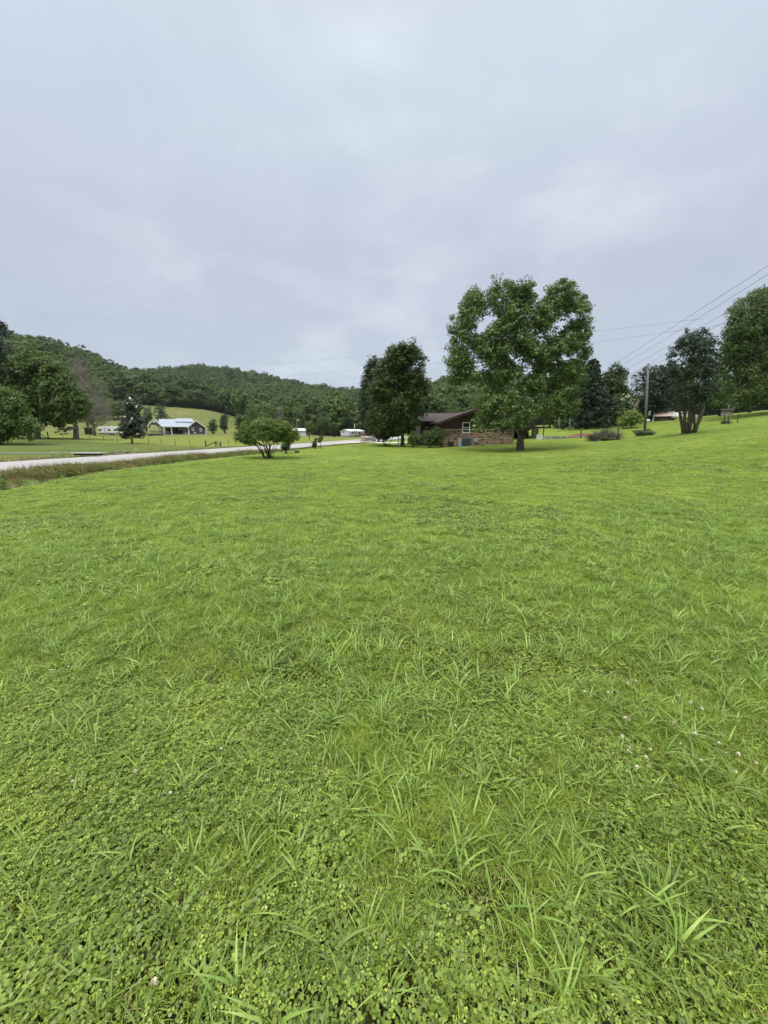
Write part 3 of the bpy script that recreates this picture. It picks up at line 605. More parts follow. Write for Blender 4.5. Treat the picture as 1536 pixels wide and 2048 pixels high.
def grow(lobes, base, trunk_top, tr, rng, nclump, nper, size, crad, shell=0.55, limbs=True, multi=0, twig=6, gaps=0.0, up=0.7, flat=0.75, limb_r=0.4, ns=7, droop=0.0, twr=1.0, rn=.5, nl=None):
    """lobes: rows (x,y,z,rx,ry,rz) in metres; returns leaf mesh arrays and a MB of wood"""
    lobes = np.array(lobes, float); wts = (lobes[:, 3] * lobes[:, 5]) ** 1.0; wts /= wts.sum(); k = rng.choice(len(lobes), nclump, p=wts)
    d = rng.normal(size=(nclump, 3)); d[:, 2] = d[:, 2] * .9 + .12; d /= np.linalg.norm(d, axis=1)[:, None]; rad = shell + (1 - shell) * rng.random(nclump) ** .6; st_ = rng.random(nclump) < .1; rad[st_] *= rng.uniform(1.05, 1.3, st_.sum())
    c_ = lobes[k, :3] + d * lobes[k, 3:6] * rad[:, None]
    if gaps > 0:
        g_ = vnoise(c_[:, 0] + c_[:, 1] * .7, c_[:, 2] + c_[:, 1] * .4, .9 / max(crad, .3), 77); kk = g_ > gaps; c_ = c_[kk]; k = k[kk]
    V, Fq = leaf_quads(c_, crad * rng.uniform(.55, 1.25, len(c_)), nper, size, rng, up, lobes[:, :3].mean(0), flat, droop, rn)
    wd_ = MB(); base = np.array(base, float); tt = np.array(trunk_top, float); H = np.linalg.norm(tt - base)
    if multi:
        wd_.tube([base - [0, 0, .25], base + [0, 0, .04], base + [0, 0, .14]], [tr * 1.15, tr * 1.0, tr * .6], 12)
        for i in range(multi):
            l = lobes[rng.integers(len(lobes))]; a = 2 * math.pi * i / multi + rng.random(); off = np.array([math.cos(a), math.sin(a), 0]) * tr * .9
            m_ = base + off * 1.6 + np.array([0, 0, H]) + (l[:3] - base) * np.array([.22, .22, 0]); p1 = curve_pts(base + off * .8 - [0, 0, .15], m_, 3, 0, rng, .02); p2 = curve_pts(m_, l[:3], 3, -.05, rng, .03)[1:]
            r0 = tr * rng.uniform(.14, .24); wd_.tube(p1 + p2, list(np.linspace(r0, r0 * .25, len(p1) + len(p2))), 6)
    else:
        p_ = curve_pts(base - [0, 0, .25], tt, 5, 0, rng, .008); wd_.tube(p_, [tr * 1.55, tr * 1.12, tr, tr * .93, tr * .86, tr * .78], 12)
    if limbs and not multi:
        nodes = [(tt - (tt - base) * .03, tr * .8, 0.0), (tt - (tt - base) * .16, tr * .8, 0.0)]; main = lobes[:nl] if nl else lobes
        for i in np.argsort(np.linalg.norm(main[:, :3] - tt, axis=1)):
            e = main[i, :3]; cost = [np.linalg.norm(e - n_[0]) + .45 * n_[2] + (2.0 * max(0, n_[0][2] - e[2])) for n_ in nodes]; n_ = nodes[int(np.argmin(cost))]; l_ = np.linalg.norm(e - n_[0])
            r0 = min(n_[1] * .66, tr * limb_r * 1.5); q = curve_pts(n_[0], e, 5, -.05 if e[2] > n_[0][2] else .03, rng, .035); rr_ = np.linspace(r0, max(r0 * .45, .012), 6); wd_.tube(q, list(rr_), ns)
            for t_ in (2, 3, 4, 5): nodes.append((np.array(q[t_]), rr_[t_], n_[2] + l_ * t_ / 5))
    if limbs:
        for i, l in enumerate(lobes[:nl] if nl else lobes):
            cl_ = c_[k == i][:twig]
            for e in cl_: q = curve_pts(l[:3], e, 3, -.03, rng, .05); wd_.tube(q, [tr * .09 * twr, tr * .065 * twr, tr * .04 * twr, tr * .02 * twr], 4, False)
    return V, Fq, wd_
TREES = 0
def tree(name, base, Y, lobes, tw, fork, leafm, barkm, label, cat='tree', group=None, nclump=500, nper=30, size=.2, crad=.5, dz=1.0, seed=None, blossom=None, fill=True, **kw):
    """base (px,py|None), lobes (px,py,rx,ry) in photo pixels at distance Y; dz = depth of the crown against its width"""
    global TREES; TREES += 1; rng = np.random.default_rng(seed or TREES * 13 + 5); k = ppm(Y)
    g0 = ground(base[0], Y); root = empty(name, g0, 0, label, cat, group); b0 = np.array(g0)
    cx_ = np.average([l[0] for l in lobes]); hw = max(abs(l[0] - cx_) + l[2] for l in lobes) / k; Lb = []
    for i, l in enumerate(lobes):
        rx = l[2] / k; rz = (l[3] if len(l) > 3 else l[2]) / k; c_ = np.array(at(l[0], l[1], Y)) - b0
        room = math.sqrt(max(0.05, 1 - min(1, abs((l[0] - cx_) / k) / hw) ** 2)) * hw * dz
        ds = [rng.uniform(-.25, .25) * room] if room < rx * 1.3 else [-.55 * room * rng.uniform(.7, 1.1), .55 * room * rng.uniform(.6, 1.1)]
        rx_, rz_ = max(rx * .5, rx - .4 * crad), max(rz * .5, rz - .3 * crad)
        for d in ds: q = 1 + d / Y; Lb.append((c_[0] + (c_[0] + b0[0]) * (q - 1), c_[1] + d, CZ + (c_[2] + b0[2] - CZ) * q - b0[2], rx_ * q, rx_ * q, rz_ * q))
    tt = np.array(at(fork[0], fork[1], Y)) - b0
    La = np.array(Lb); nmain = len(Lb)                     # fill between neighbouring masses so that the crown holds together
    for i in range(nmain if fill else 0):
        dd = np.linalg.norm(La[:nmain, :3] - La[i, :3], axis=1); dd[i] = 1e9
        for j in np.argsort(dd)[:3]:
            if dd[j] < (La[i, 3] + La[j, 3]) * 1.9: m_ = (La[i] + La[j]) / 2; m_[3:] *= .8; Lb.append(tuple(m_))
    kw['nl'] = nmain
    V, Fq, wd_ = grow(Lb, (0, 0, 0), tt, tw / 2 / k, rng, nclump, nper, size, crad, **kw)

    zmin = .06; V = V[(V.reshape(-1, 4, 3)[:, :, 2].min(1) > -2).repeat(4)]; Fq = np.arange(len(V)).reshape(-1, 4)
    link('crown', npmesh('crown', V, Fq, [leafm]), root)
    wd_.build('trunk', barkm, root, smooth=True)
    if blossom:
        n, sz, mat = blossom; la = np.array(Lb); kk = rng.integers(len(la), size=n); d = rng.normal(size=(n, 3)); d[:, 1] = -np.abs(d[:, 1]); d /= np.linalg.norm(d, axis=1)[:, None]
        V, Fq = leaf_quads(la[kk, :3] + d * la[kk, 3:6] * 1.06, np.full(n, sz * .5), 7, sz, rng); link('blossom', npmesh('blossom', V, Fq, [mat]), root)
    return root
# --- the big maple on the lawn
tree('maple_tree', (1040, 899), 32, [(945,612,32,34),(925,660,32,34),(915,712,26,30),(912,752,24,16),(1005,600,34,36),(1030,640,36,34),(1050,590,30,28),(1085,640,34,34),(1120,595,34,34),(1150,610,32,26),(1160,665,26,34),(1170,705,16,20),(1125,690,34,32),(1000,700,24,20),(988,755,30,24),(1060,705,30,22),(1000,665,28,26),(1000,722,24,18),(1085,738,26,18),(948,752,20,14),(962,835,16,16),(962,856,12,9),(1045,680,30,26),(1090,705,30,28),(975,705,24,26),(1025,742,26,22),(1065,768,28,22),(930,730,24,26),(960,690,28,28),(900,765,14,12),(1140,745,34,30),(1100,775,32,24),(1155,790,14,14),(980,808,26,26),(1010,800,30,26),(1050,820,34,26),(1098,812,38,22),(1132,818,26,24),(972,842,15,16),(1005,845,30,16),(1035,846,20,12)],
     15, (1042, 868), 'maple_leaf', 'bark', 'tall spreading maple standing alone on the lawn in front of the dark brown house', nclump=1900, nper=50, size=.16, crad=.46, dz=.8, gaps=.16, limb_r=.5, twig=9, fill=False, seed=41, shell=.3)
# --- trees by the house
tree('shade_tree', (805, 892), 46, [(797,695,16,16),(821,692,16,16),(800,730,26,24),(815,760,26,24),(768,770,22,22),(775,715,14,16),(842,718,12,18),(806,722,22,20),(758,745,14,20),(790,755,22,20),(838,756,18,18),(745,785,14,20),(782,795,24,22),(825,790,26,20),(860,775,8,14),(752,828,20,22),(795,828,26,20),(840,826,20,14),(765,856,20,14),(735,845,10,10),(810,862,22,10)],
     8.5, (805, 870), 'dark_leaf', 'bark', 'tall upright shade tree next to the dark brown house with leaves nearly to the ground', nclump=1350, nper=34, size=.22, crad=.6, gaps=.12, shell=.3, limb_r=.5)
tree('evergreen_tree', (738, 880), 70, [(742,745,12,22),(735,780,14,26),(733,815,15,26),(735,848,18,22),(748,725,8,14)],
     6, (738, 870), 'conifer_leaf', 'bark', 'dark narrow tree rising behind the leafy shade tree', nclump=420, nper=30, size=.36, crad=.9)
tree('low_tree', (773, 889), 49, [(752,862,16,14),(775,860,18,14),(792,866,12,10),(765,872,16,9)],
     7, (773, 884), 'bush_leaf', 'bark', 'low dark rounded tree on a short trunk beside the white post', nclump=260, nper=26, size=.22, crad=.42, multi=5)
tree('shrub', (860, 893), 41.5, [(862,872,22,16),(875,868,10,18),(848,878,12,12),(868,884,18,8)], 6, (860, 888), 'bush_leaf', 'bark', 'large dark rounded shrub against the corner of the brown house', 'shrub', nclump=260, nper=36, size=.13, crad=.28, multi=5, shell=.7)
tree('shrub', (826, 893), 43, [(826,872,9,14),(832,882,10,10),(820,884,8,8)], 4, (826, 888), 'olive_leaf', 'bark', 'lighter green loose shrub between the tree trunk and the big dark shrub', 'shrub', nclump=120, nper=30, size=.14, crad=.28, multi=4)
# --- round crape myrtle by the road
tree('crape_myrtle', (537, 911), 23, [(484,870,16,13),(500,856,22,15),(528,847,26,12),(558,851,24,13),(580,864,18,13),(518,864,26,14),(555,868,28,14),(492,880,18,8),(588,873,11,9),(540,858,30,14),(478,876,9,8),(586,878,12,9),(562,878,20,9),(502,882,18,9),(532,874,26,10)],
     13, (537, 893), 'olive_leaf', 'bark', 'low umbrella shaped tree with many slim stems between lawn and road', nclump=950, nper=46, size=.08, crad=.22, multi=15, shell=.6, seed=8, twr=.9)
# --- right hand crape myrtle
tree('crape_myrtle', (1378, 861), 34, [(1375,672,14,16),(1400,668,16,14),(1355,700,18,18),(1390,700,24,20),(1425,690,16,20),(1340,735,16,18),(1398,722,24,16),(1385,745,24,16),(1370,745,26,24),(1410,740,26,24),(1436,730,12,22),(1345,775,14,16),(1380,785,26,20),(1420,780,22,22),(1395,810,24,12),(1360,805,12,10)],
     26, (1380, 815), 'crape_leaf', 'smooth_bark', 'dark purplish tree with a fan of upright bare stems on the rising lawn', nclump=1500, nper=20, size=.13, crad=.26, multi=17, gaps=.24, shell=.25, seed=12, twig=10, twr=.6)
# --- huge tree at the right edge and the woods behind the lawn
tree('willow_tree', (1560, 812), 66, [(1500,625,34,40),(1535,600,30,36),(1570,620,50,50),(1480,670,32,40),(1530,680,45,45),(1590,700,60,60),(1470,730,28,40),(1515,745,40,45),(1570,770,60,45),(1475,785,26,28),(1520,800,36,22),(1470,690,20,30)],
     14, (1560, 780), 'willow_leaf', 'bark', 'huge soft green tree filling the edge beyond the fan stemmed tree', nclump=1900, nper=46, size=.29, crad=1.0, up=.5, droop=.5, shell=.7, seed=51)
def rtree(px, Y, lobes, mat, label, tw=5, fork=None, cat='tree', **kw):
    g_ = ground(px, Y); pj = project(*g_); tree(kw.pop('name', 'tree'), (px, None), Y, lobes, tw, (px, pj[1] - 25) if fork is None else fork, mat, 'bark', label, cat, **kw)
rtree(1228, 78, [(1225,745,16,18),(1242,750,14,18),(1212,765,14,18),(1230,780,24,24),(1225,815,26,26),(1250,800,16,24)], 'dark_leaf', 'round topped tree between the dark conifer and the utility pole', nclump=420, nper=30, size=.4, crad=1.0)
rtree(1300, 84, [(1290,750,16,16),(1312,745,18,16),(1335,755,16,18),(1300,780,26,24),(1330,790,24,26),(1290,815,22,20),(1325,820,22,12)], 'crape_leaf', 'dark tree with a broken top right behind the utility pole', nclump=420, nper=26, size=.42, crad=1.0, gaps=.2)
rtree(1345, 92, [(1340,750,20,20),(1360,770,26,30),(1385,780,26,30),(1350,805,26,22)], 'dark_leaf', 'broad dark tree behind the fan stemmed tree', nclump=420, nper=26, size=.42, crad=1.1)
rtree(1440, 92, [(1440,760,22,30),(1425,795,22,22),(1455,800,22,20),(1410,800,20,22)], 'dark_leaf', 'dark tree behind the small block building', nclump=380, nper=26, size=.42, crad=1.1)
rtree(1130, 86, [(1130,800,22,30),(1105,830,22,24),(1140,838,22,18),(1120,770,16,20)], 'dark_leaf', 'dark tree in deep shade behind the maple crown', nclump=380, nper=26, size=.42, crad=1.0)
rtree(1255, 69, [(1245,800,14,14),(1262,808,14,14),(1235,815,12,14),(1250,826,20,14)], 'bush_leaf', 'tall shrub covered in cream blossom behind the pole', nclump=260, nper=26, size=.24, crad=.5, cat='shrub', name='flowering_shrub', blossom=(170, .32, 'cream_blossom'), multi=4)
rtree(1262, 62, [(1250,842,16,12),(1272,838,18,14),(1262,830,16,10)], 'olive_leaf', 'bright green rounded shrub in front of the cream flowering shrub', nclump=220, nper=30, size=.24, crad=.5, cat='shrub', name='shrub', multi=4)
def conifer(px, Y, top, wpx, label, mat='conifer_leaf', group=None):
    g0 = ground(px, Y); k = ppm(Y); pb = project(*g0)[1]; H = (pb - top) / k; rng = np.random.default_rng(int(px) + 3); root = empty('conifer_tree', g0, 0, label, 'tree', group)
    C_ = []; wd_ = MB().tube([(0, 0, -.2), (0, 0, H * .5), (0, 0, H * .97)], [H * .02, H * .013, .02], 8)
    z = H * .08
    while z < H * .97:
        rr_ = wpx / k * (1 - z / H) ** .8 * rng.uniform(.85, 1.12); nb_ = 9
        for j in range(nb_):
            a = 6.28 * j / nb_ + rng.random(); tip = np.array([math.cos(a) * rr_, math.sin(a) * rr_, z - .12 * rr_]); wd_.tube([(0, 0, z), tuple(tip)], [H * .004, .01], 4, False)
            for q in np.linspace(.35, 1, 5): C_.append(np.array([0, 0, z]) + (tip - [0, 0, z]) * q + rng.normal(size=3) * .12)
        z += H * .045
    V, Fq = leaf_quads(np.array(C_), np.full(len(C_), H * .045), 12, H * .032, rng, .3, None, .55, .4); link('crown', npmesh('crown', V, Fq, [mat]), root); wd_.build('trunk', 'bark', root, smooth=True)
    return root
conifer(1172, 70, 722, 50, 'dark layered spruce behind the maple')
conifer(1196, 76, 770, 36, 'smaller dark spruce crowding the taller one')
# --- trees across the road on the far side
tree('magnolia_tree', (264, 888), 53, [(262,795,7,9),(262,812,13,12),(258,830,16,14),(268,845,19,14),(254,856,18,12),(270,868,18,9),(248,872,11,6),(282,868,8,8)], 4, (264, 878), 'glossy_leaf', 'bark', 'upright glossy magnolia with a few white blooms in front of the trailer', nclump=420, nper=26, size=.24, crad=.42, blossom=(11, .28, 'white_blossom'), shell=.6)
tree('oak_tree', (152, 877), 66, [(60,715,26,22),(90,735,30,26),(120,745,26,22),(70,770,34,28),(110,785,34,28),(140,790,24,26),(165,805,22,20),(90,815,34,20),(130,822,34,20),(158,830,20,14),(112,840,20,12),(120,858,8,10)], 9.5, (152, 850), 'dark_leaf', 'bark_grey', 'broad dark oak whose thick trunk stands nearest the white trailer', nclump=1100, nper=30, size=.34, crad=.9, seed=19)
tree('oak_tree', (75, 876), 64, [(20,725,30,26),(40,750,34,28),(10,780,30,30),(60,790,30,26),(30,820,34,24),(70,835,26,18),(0,740,26,26)], 9.5, (75, 850), 'dark_leaf', 'bark_grey', 'dark oak standing beside the leaning fence rail', nclump=900, nper=30, size=.34, crad=.9, seed=23)
tree('oak_tree', (-12, 900), 43, [(-10,790,34,30),(25,800,26,24),(-5,830,36,26),(30,835,26,18),(15,860,30,18),(48,868,16,12),(-20,870,34,22),(70,852,18,10)], 14, (-12, 860), 'dark_leaf', 'bark', 'nearest dark tree at the edge with low branches sweeping over the grass', nclump=900, nper=30, size=.22, crad=.6, seed=29, droop=.3)
tree('pine_tree', (-30, 895), 48, [(-8,650,14,12),(8,660,12,5),(-25,640,20,16),(5,676,16,6),(-20,690,34,14),(-30,730,40,30),(-40,780,40,34)], 12, (-30, 700), 'conifer_leaf', 'bark', 'tall tree whose thin top pokes above the hill at the edge', nclump=420, nper=20, size=.26, crad=.42, seed=31, gaps=.2)
# --- bare grey trees
def bare_tree(px, Y, top, wpx, label, n=26, seed=1):
    g0 = ground(px, Y); k = ppm(Y); H = (project(*g0)[1] - top) / k; Wd = wpx / k; rng = np.random.default_rng(seed); root = empty('bare_tree', g0, 0, label, 'tree'); tw_ = MB()
    t_ = MB().tube([(0, 0, -.2), (0, 0, H * .4), (.2, 0, H * .93)], [.35, .2, .03], 7)
    for i in range(n):
        z = H * rng.uniform(.12, .8); a = rng.uniform(0, 6.28); l = Wd * (1 - (z / H) ** 2 * .7) * rng.uniform(.7, 1.1); e = np.array([math.cos(a) * l, math.sin(a) * l, z + l * rng.uniform(.2, .8)]); q = curve_pts((0, 0, z), e, 4, .05, rng, .04); tw_.tube(q, [.10, .075, .055, .035, .02], 4, False)
        for j in range(9):
            s_ = q[rng.integers(1, 5)]; e2 = s_ + rng.normal(size=3) * l * .28 + np.array([0, 0, l * .22]); q2 = curve_pts(s_, e2, 2, 0, rng, .06); tw_.tube(q2, [.04, .03, .018], 3, False)
            for m_ in range(6): e3 = e2 + rng.normal(size=3) * l * .16 + np.array([0, 0, l * .08]); tw_.tube([q2[rng.integers(0, 3)], e3], [.02, .012], 3, False)
    t_.build('trunk', 'twig_grey', root, smooth=True); tw_.build('branches', 'twig_grey', root)
bare_tree(178, 120, 712, 46, 'leafless grey tree with a haze of fine twigs behind the oaks', 44, 3)
bare_tree(190, 105, 790, 34, 'lower leafless grey tree with drooping twigs beside the pasture', 34, 4)
bare_tree(560, 160, 808, 13, 'thin leafless tree rising behind the umbrella shaped tree', 16, 5)
# --- small plants by the road and on the lawn
tree('shrub', (572, 903), 28.5, [(572,893,9,8),(576,886,6,6),(566,896,7,6)], 4, (572, 898), 'bush_leaf', 'bark', 'small dark shrub beside the umbrella shaped tree', 'shrub', nclump=70, nper=26, size=.09, crad=.16, multi=4)
tree('young_tree', (630, 896), 36, [(630,886,4,6),(628,890,5,6),(632,880,3,4)], 2, (630, 892), 'bush_leaf', 'bark', 'bushy dark sapling at the lawn edge by the road', 'young tree', nclump=50, nper=22, size=.10, crad=.16)
tree('young_tree', (641, 895), 37, [(641,878,5,5),(638,883,4,4),(643,874,3,4)], 1.2, (641, 884), 'olive_leaf', 'bark', 'slim sapling with a round top at the lawn edge', 'young tree', nclump=40, nper=20, size=.10, crad=.16)
tree('shrub', (1288, 869), 44.5, [(1275,864,10,6),(1292,863,10,6),(1303,866,8,5),(1286,868,16,5)], 3, (1288, 868), 'bush_leaf', 'bark', 'low grey green bush wrapped round the foot of the utility pole', 'shrub', nclump=130, nper=30, size=.12, crad=.22, multi=4)
tree('shrub', (972, 884), 44.0, [(972,876,8,6),(978,879,6,5)], 2, (972, 882), 'bush_leaf', 'bark', 'small round shrub against the tan brick wall', 'shrub', nclump=50, nper=26, size=.12, crad=.2, multi=3)
tree('shrub', (992, 882), 44.8, [(990,879,6,3),(1004,877,8,3),(1016,876,8,4)], 2, (992, 882), 'olive_leaf', 'bark', 'low weedy growth at the foot of the brick wall by the maple', 'shrub', nclump=60, nper=22, size=.10, crad=.16, multi=3)
# --- trees around the far houses and at the foot of the hills
def ftree(px, Y, py_top, wpx, mat, label, seed=0, cat='tree', nclump=200, size=None, name='tree', crown0=.12):
    """round crowned tree given by the top of its crown and its width"""
    g_ = ground(px, Y); pb = project(*g_)[1]; h = pb - py_top; rng = np.random.default_rng(seed + int(px)); lb = []
    for i in range(9):
        t_ = crown0 + (1 - crown0) * (i + .5) / 9; w = wpx * .5 * math.sqrt(max(.1, 1 - (2 * t_ * .82 - .72) ** 2)); r = wpx * rng.uniform(.26, .36)
        lb.append((px + rng.uniform(-1, 1) * max(0, w - r), pb - h * t_ + (r * .6 if i == 8 else 0), r, min(r, h * .16)))
    lb.append((px, pb - h * .5, wpx * .33, h * .33)); s_ = size or .5 / ppm(Y) * 2.6
    return tree(name, (px, None), Y, lb, max(1.2, wpx * .09), (px, pb - h * .3), mat, 'bark', label, cat, nclump=nclump, nper=24, size=s_, crad=wpx * .09 / ppm(Y), seed=seed + int(px), shell=.6, twig=3)
ftree(322, 150, 803, 46, 'conifer_leaf', 'dark cedar rising behind the open end of the grey house', 1)
ftree(293, 156, 810, 34, 'conifer_leaf', 'dark cedar between the magnolia and the grey house', 2)
ftree(426, 138, 837, 28, 'bush_leaf', 'dark rounded tree just beyond the windowed end of the grey house', 3)
ftree(450, 145, 826, 30, 'bush_leaf', 'ragged dark tree standing alone in the meadow', 4)
ftree(480, 150, 826, 34, 'wood_leaf', 'light green tree behind the left side of the umbrella shaped tree', 5)
ftree(505, 158, 802, 46, 'wood_leaf', 'tall light green tree directly behind the umbrella shaped tree', 6)
ftree(540, 168, 808, 40, 'dark_leaf', 'dull green tree behind the thin leafless tree', 7)
ftree(598, 165, 804, 50, 'wood_leaf', 'broad green tree behind the tall lamp pole', 8)
ftree(618, 120, 840, 28, 'dark_leaf', 'rounded dark tree in front of the pale roofed house', 9)
ftree(645, 128, 828, 50, 'wood_leaf', 'large leafy tree whose branches reach the gravel lane', 10)
ftree(668, 134, 842, 30, 'dark_leaf', 'rounded tree beside the end wall of the white mobile home', 11)
ftree(690, 172, 814, 54, 'wood_leaf', 'big tree towering over the white mobile home', 12)
ftree(722, 176, 824, 40, 'dark_leaf', 'dark tree behind the wooden deck of the mobile home', 13)
ftree(575, 110, 868, 20, 'olive_leaf', 'low shrubby tree by the field beside the lane', 14)
ftree(905, 95, 798, 50, 'wood_leaf', 'leafy tree behind the ridge of the brown house', 15)
ftree(950, 90, 776, 60, 'dark_leaf', 'dark tree behind the brown house and the maple', 16)
ftree(1010, 95, 790, 60, 'dark_leaf', 'dark tree beyond the brick wall seen through the maple', 17)
ftree(1070, 90, 800, 60, 'dark_leaf', 'dark tree behind the carport', 18)
ftree(1100, 84, 812, 44, 'dark_leaf', 'dark tree just above the low grey wall', 20)
ftree(1146, 84, 800, 44, 'dark_leaf', 'leafy tree between the maple crown and the tall spruce', 21)
ftree(1118, 80, 838, 34, 'bush_leaf', 'dark shrubby tree low behind the low grey wall', 22)
ftree(1215, 90, 790, 40, 'bush_leaf', 'shaded tree between the spruces and the cream flowering shrub', 23)
ftree(1270, 94, 745, 40, 'crape_leaf', 'shaded tree filling the gap left of the utility pole', 26)
ftree(1310, 96, 770, 50, 'bush_leaf', 'shaded tree behind the pinkish roofed shed', 24)
ftree(1500, 92, 770, 60, 'dark_leaf', 'dark tree behind the huge soft tree', 25)
ftree(865, 80, 826, 34, 'dark_leaf', 'tree crown showing above the lower brown roof', 19)
# trees one can tell apart along the edge of the woods above the meadow: copies of three kinds
protos = []
for i, (h, w) in enumerate(((13, 10), (15, 9), (11, 11))):
    rng = np.random.default_rng(90 + i); lb = [(rng.uniform(-.3, .3) * w, rng.uniform(-.3, .3) * w, h * t_, w * .27, w * .27, h * .16) for t_ in np.linspace(.3, .86, 9)] + [(0, 0, h * .5, w * .4, w * .4, h * .35)]
    V, Fq, wd_ = grow(lb, (0, 0, 0), (0, 0, h * .3), .25, rng, 330, 26, .62, 1.0, twig=2, shell=.75, rn=.3)
    protos.append((npmesh('crown', V, Fq, ['wood_leaf']), V, Fq, wd_))
EL = [(185,197,815),(205,196,808),(228,196,800),(250,200,806),(272,206,800),(292,258,790),(306,262,783),(322,264,776),(338,265,779),(352,266,774),(366,265,777),(380,266,782),(394,270,783),(410,272,790),(424,274,795),(440,276,800),(455,278,806),(468,280,810),(482,276,812),(497,230,818)]
SIDE = ['by the bare grey trees', 'above the white trailer', 'left of the magnolia top', 'above the magnolia', 'just right of the magnolia top', 'at the upper left corner of the meadow', 'above the cedar by the house', 'above the open end of the grey house', 'above the grey house ridge', 'over the middle of the grey roof', 'above the highest part of the meadow', 'above the right end of the grey roof', 'where the meadow edge starts to drop', 'on the dropping meadow edge', 'halfway down the dropping meadow edge', 'above the lone ragged tree', 'just right of the lone ragged tree', 'near the lower end of the wood edge', 'at the lower end of the wood edge', 'last in the row before the valley trees']
first = {}
for i, (px, Y, top) in enumerate(EL):
    g_ = ground(px, Y); pb = project(*g_)[1]; kind = i % 3; me = protos[kind][0]; h0 = (13, 15, 11)[kind]; s_ = max(.7, (pb - top) / ppm(Y) / h0)
    r_ = empty('woodland_tree', g_, U(0, 6.28), 'rounded green tree at the wood edge ' + SIDE[i], 'tree', 'trees along the wood edge above the meadow'); r_.scale = (s_ * U(.95, 1.2), s_ * 1.05, s_)
    link('crown', me, r_)
    if kind not in first: first[kind] = protos[kind][3].build('trunk', 'bark', r_, smooth=True)
    else: t_ = first[kind].copy(); COL.objects.link(t_); t_.parent = r_
# the woods on both hills, one mass
woods = proto_col('woods')
for i in range(6):
    rng = np.random.default_rng(200 + i); h = rng.uniform(13, 17); w = rng.uniform(10.5, 14)
    lb = [(rng.uniform(-.3, .3) * w, rng.uniform(-.3, .3) * w, h * t_, w * .25, w * .25, h * .13) for t_ in np.linspace(.35, .88, 9)] + [(0, 0, h * .55, w * .4, w * .4, h * .33)]
    V, Fq, wd_ = grow(lb, (0, 0, 0), (0, 0, h * .3), .25, rng, 210, 22, .8, 1.0, limbs=False, shell=.8, rn=.28)
    mb = wd_; V2 = np.array(mb.v); nq = [f for f in mb.f if len(f) == 4]
    Vv = np.vstack([V, V2]); Ff = np.vstack([Fq, np.array(nq) + len(V)]); mi = np.concatenate([np.zeros(len(Fq)), np.ones(len(nq))])
    link('w%d' % i, npmesh('w%d' % i, Vv, Ff, ['wood_leaf', 'bark'], mi), col=woods)
def woodland():
    sp = 8.0; xs = np.arange(-700, 560, sp); ys = np.arange(130, 900, sp); X, Y = np.meshgrid(xs, ys); X = (X + RG.uniform(-2.4, 2.4, X.shape)).ravel(); Y = (Y + RG.uniform(-2.4, 2.4, Y.shape)).ravel()
    k = np.abs(X / Y) < 1.25; X, Y = X[k], Y[k]; pxl = 768 + F * math.cos(TH) * X / Y; fs = forest_start(pxl); k = Y > fs + (vnoise(X, Y, .05, 9) - .5) * 12; X, Y, pxl = X[k], Y[k], pxl[k]
    k = ~((Y > 450) & (RG.random(len(X)) < .45)); X, Y, pxl = X[k], Y[k], pxl[k]
    # leave out what lies far behind the first crest on the left
    k = ~((pxl < 120) & (Y > 430)) & ~((pxl > 1000) & (Y > 330)) & (Y < 800); X, Y, pxl = X[k], Y[k], pxl[k]; n = len(X)
    s = RG.uniform(.62, 1.25, n) * (1 + .35 * (vnoise(X, Y, .03, 5) - .5)) * np.where(Y > 450, 1.1, 1.0) * np.where(pxl > 1180, .7, 1.0)
    print('woods', n); scatter('woods', np.stack([X, Y, gz_arr(X, Y) - .4], 1), RG.integers(0, 6, n), s, RG.uniform(0, 6.28, n), woods, label='dense green woods covering the hills')
woodland()

# ------------------------------------------------------------------ buildings
def window(parent, x0, x1, y, z0, z1, fm='white_paint', fw=.07, sash=True, name='window', d=.05):
    """window in a wall facing -y at plane y (parent space): frame > pane, sash"""
    f = MB(); f.box(x0, x1, y - d, y + .02, z0, z0 + fw).box(x0, x1, y - d, y + .02, z1 - fw, z1).box(x0, x0 + fw, y - d, y + .02, z0 + fw, z1 - fw).box(x1 - fw, x1, y - d, y + .02, z0 + fw, z1 - fw)
    fo = f.build(name, fm, parent); MB().box(x0 + fw, x1 - fw, y - .012, y - .004, z0 + fw, z1 - fw).build('pane', 'window_glass', fo)
    if sash: zm = (z0 + z1) / 2; MB().box(x0 + fw, x1 - fw, y - .035, y - .013, zm - fw * .4, zm + fw * .4).build('sash', fm, fo)
    return fo
def gable_roof_x(m, x0, x1, yf, yb, ze, zr, th=.12):
    """ridge along x"""
    ym = (yf + yb) / 2
    m.prism([(x0, yf, ze), (x0, ym, zr), (x0, yb, ze), (x0, yb, ze - th), (x0, ym, zr - th), (x0, yf, ze - th)], (x1 - x0, 0, 0))
def gable_roof_y(m, y0, y1, xl, xr, ze, zr, th=.12, zer=None):
    xm = (xl + xr) / 2; zer = ze if zer is None else zer
    m.prism([(xl, y0, ze), (xm, y0, zr), (xr, y0, zer), (xr, y0, zer - th), (xm, y0, zr - th), (xl, y0, ze - th)], (0, y1 - y0, 0))
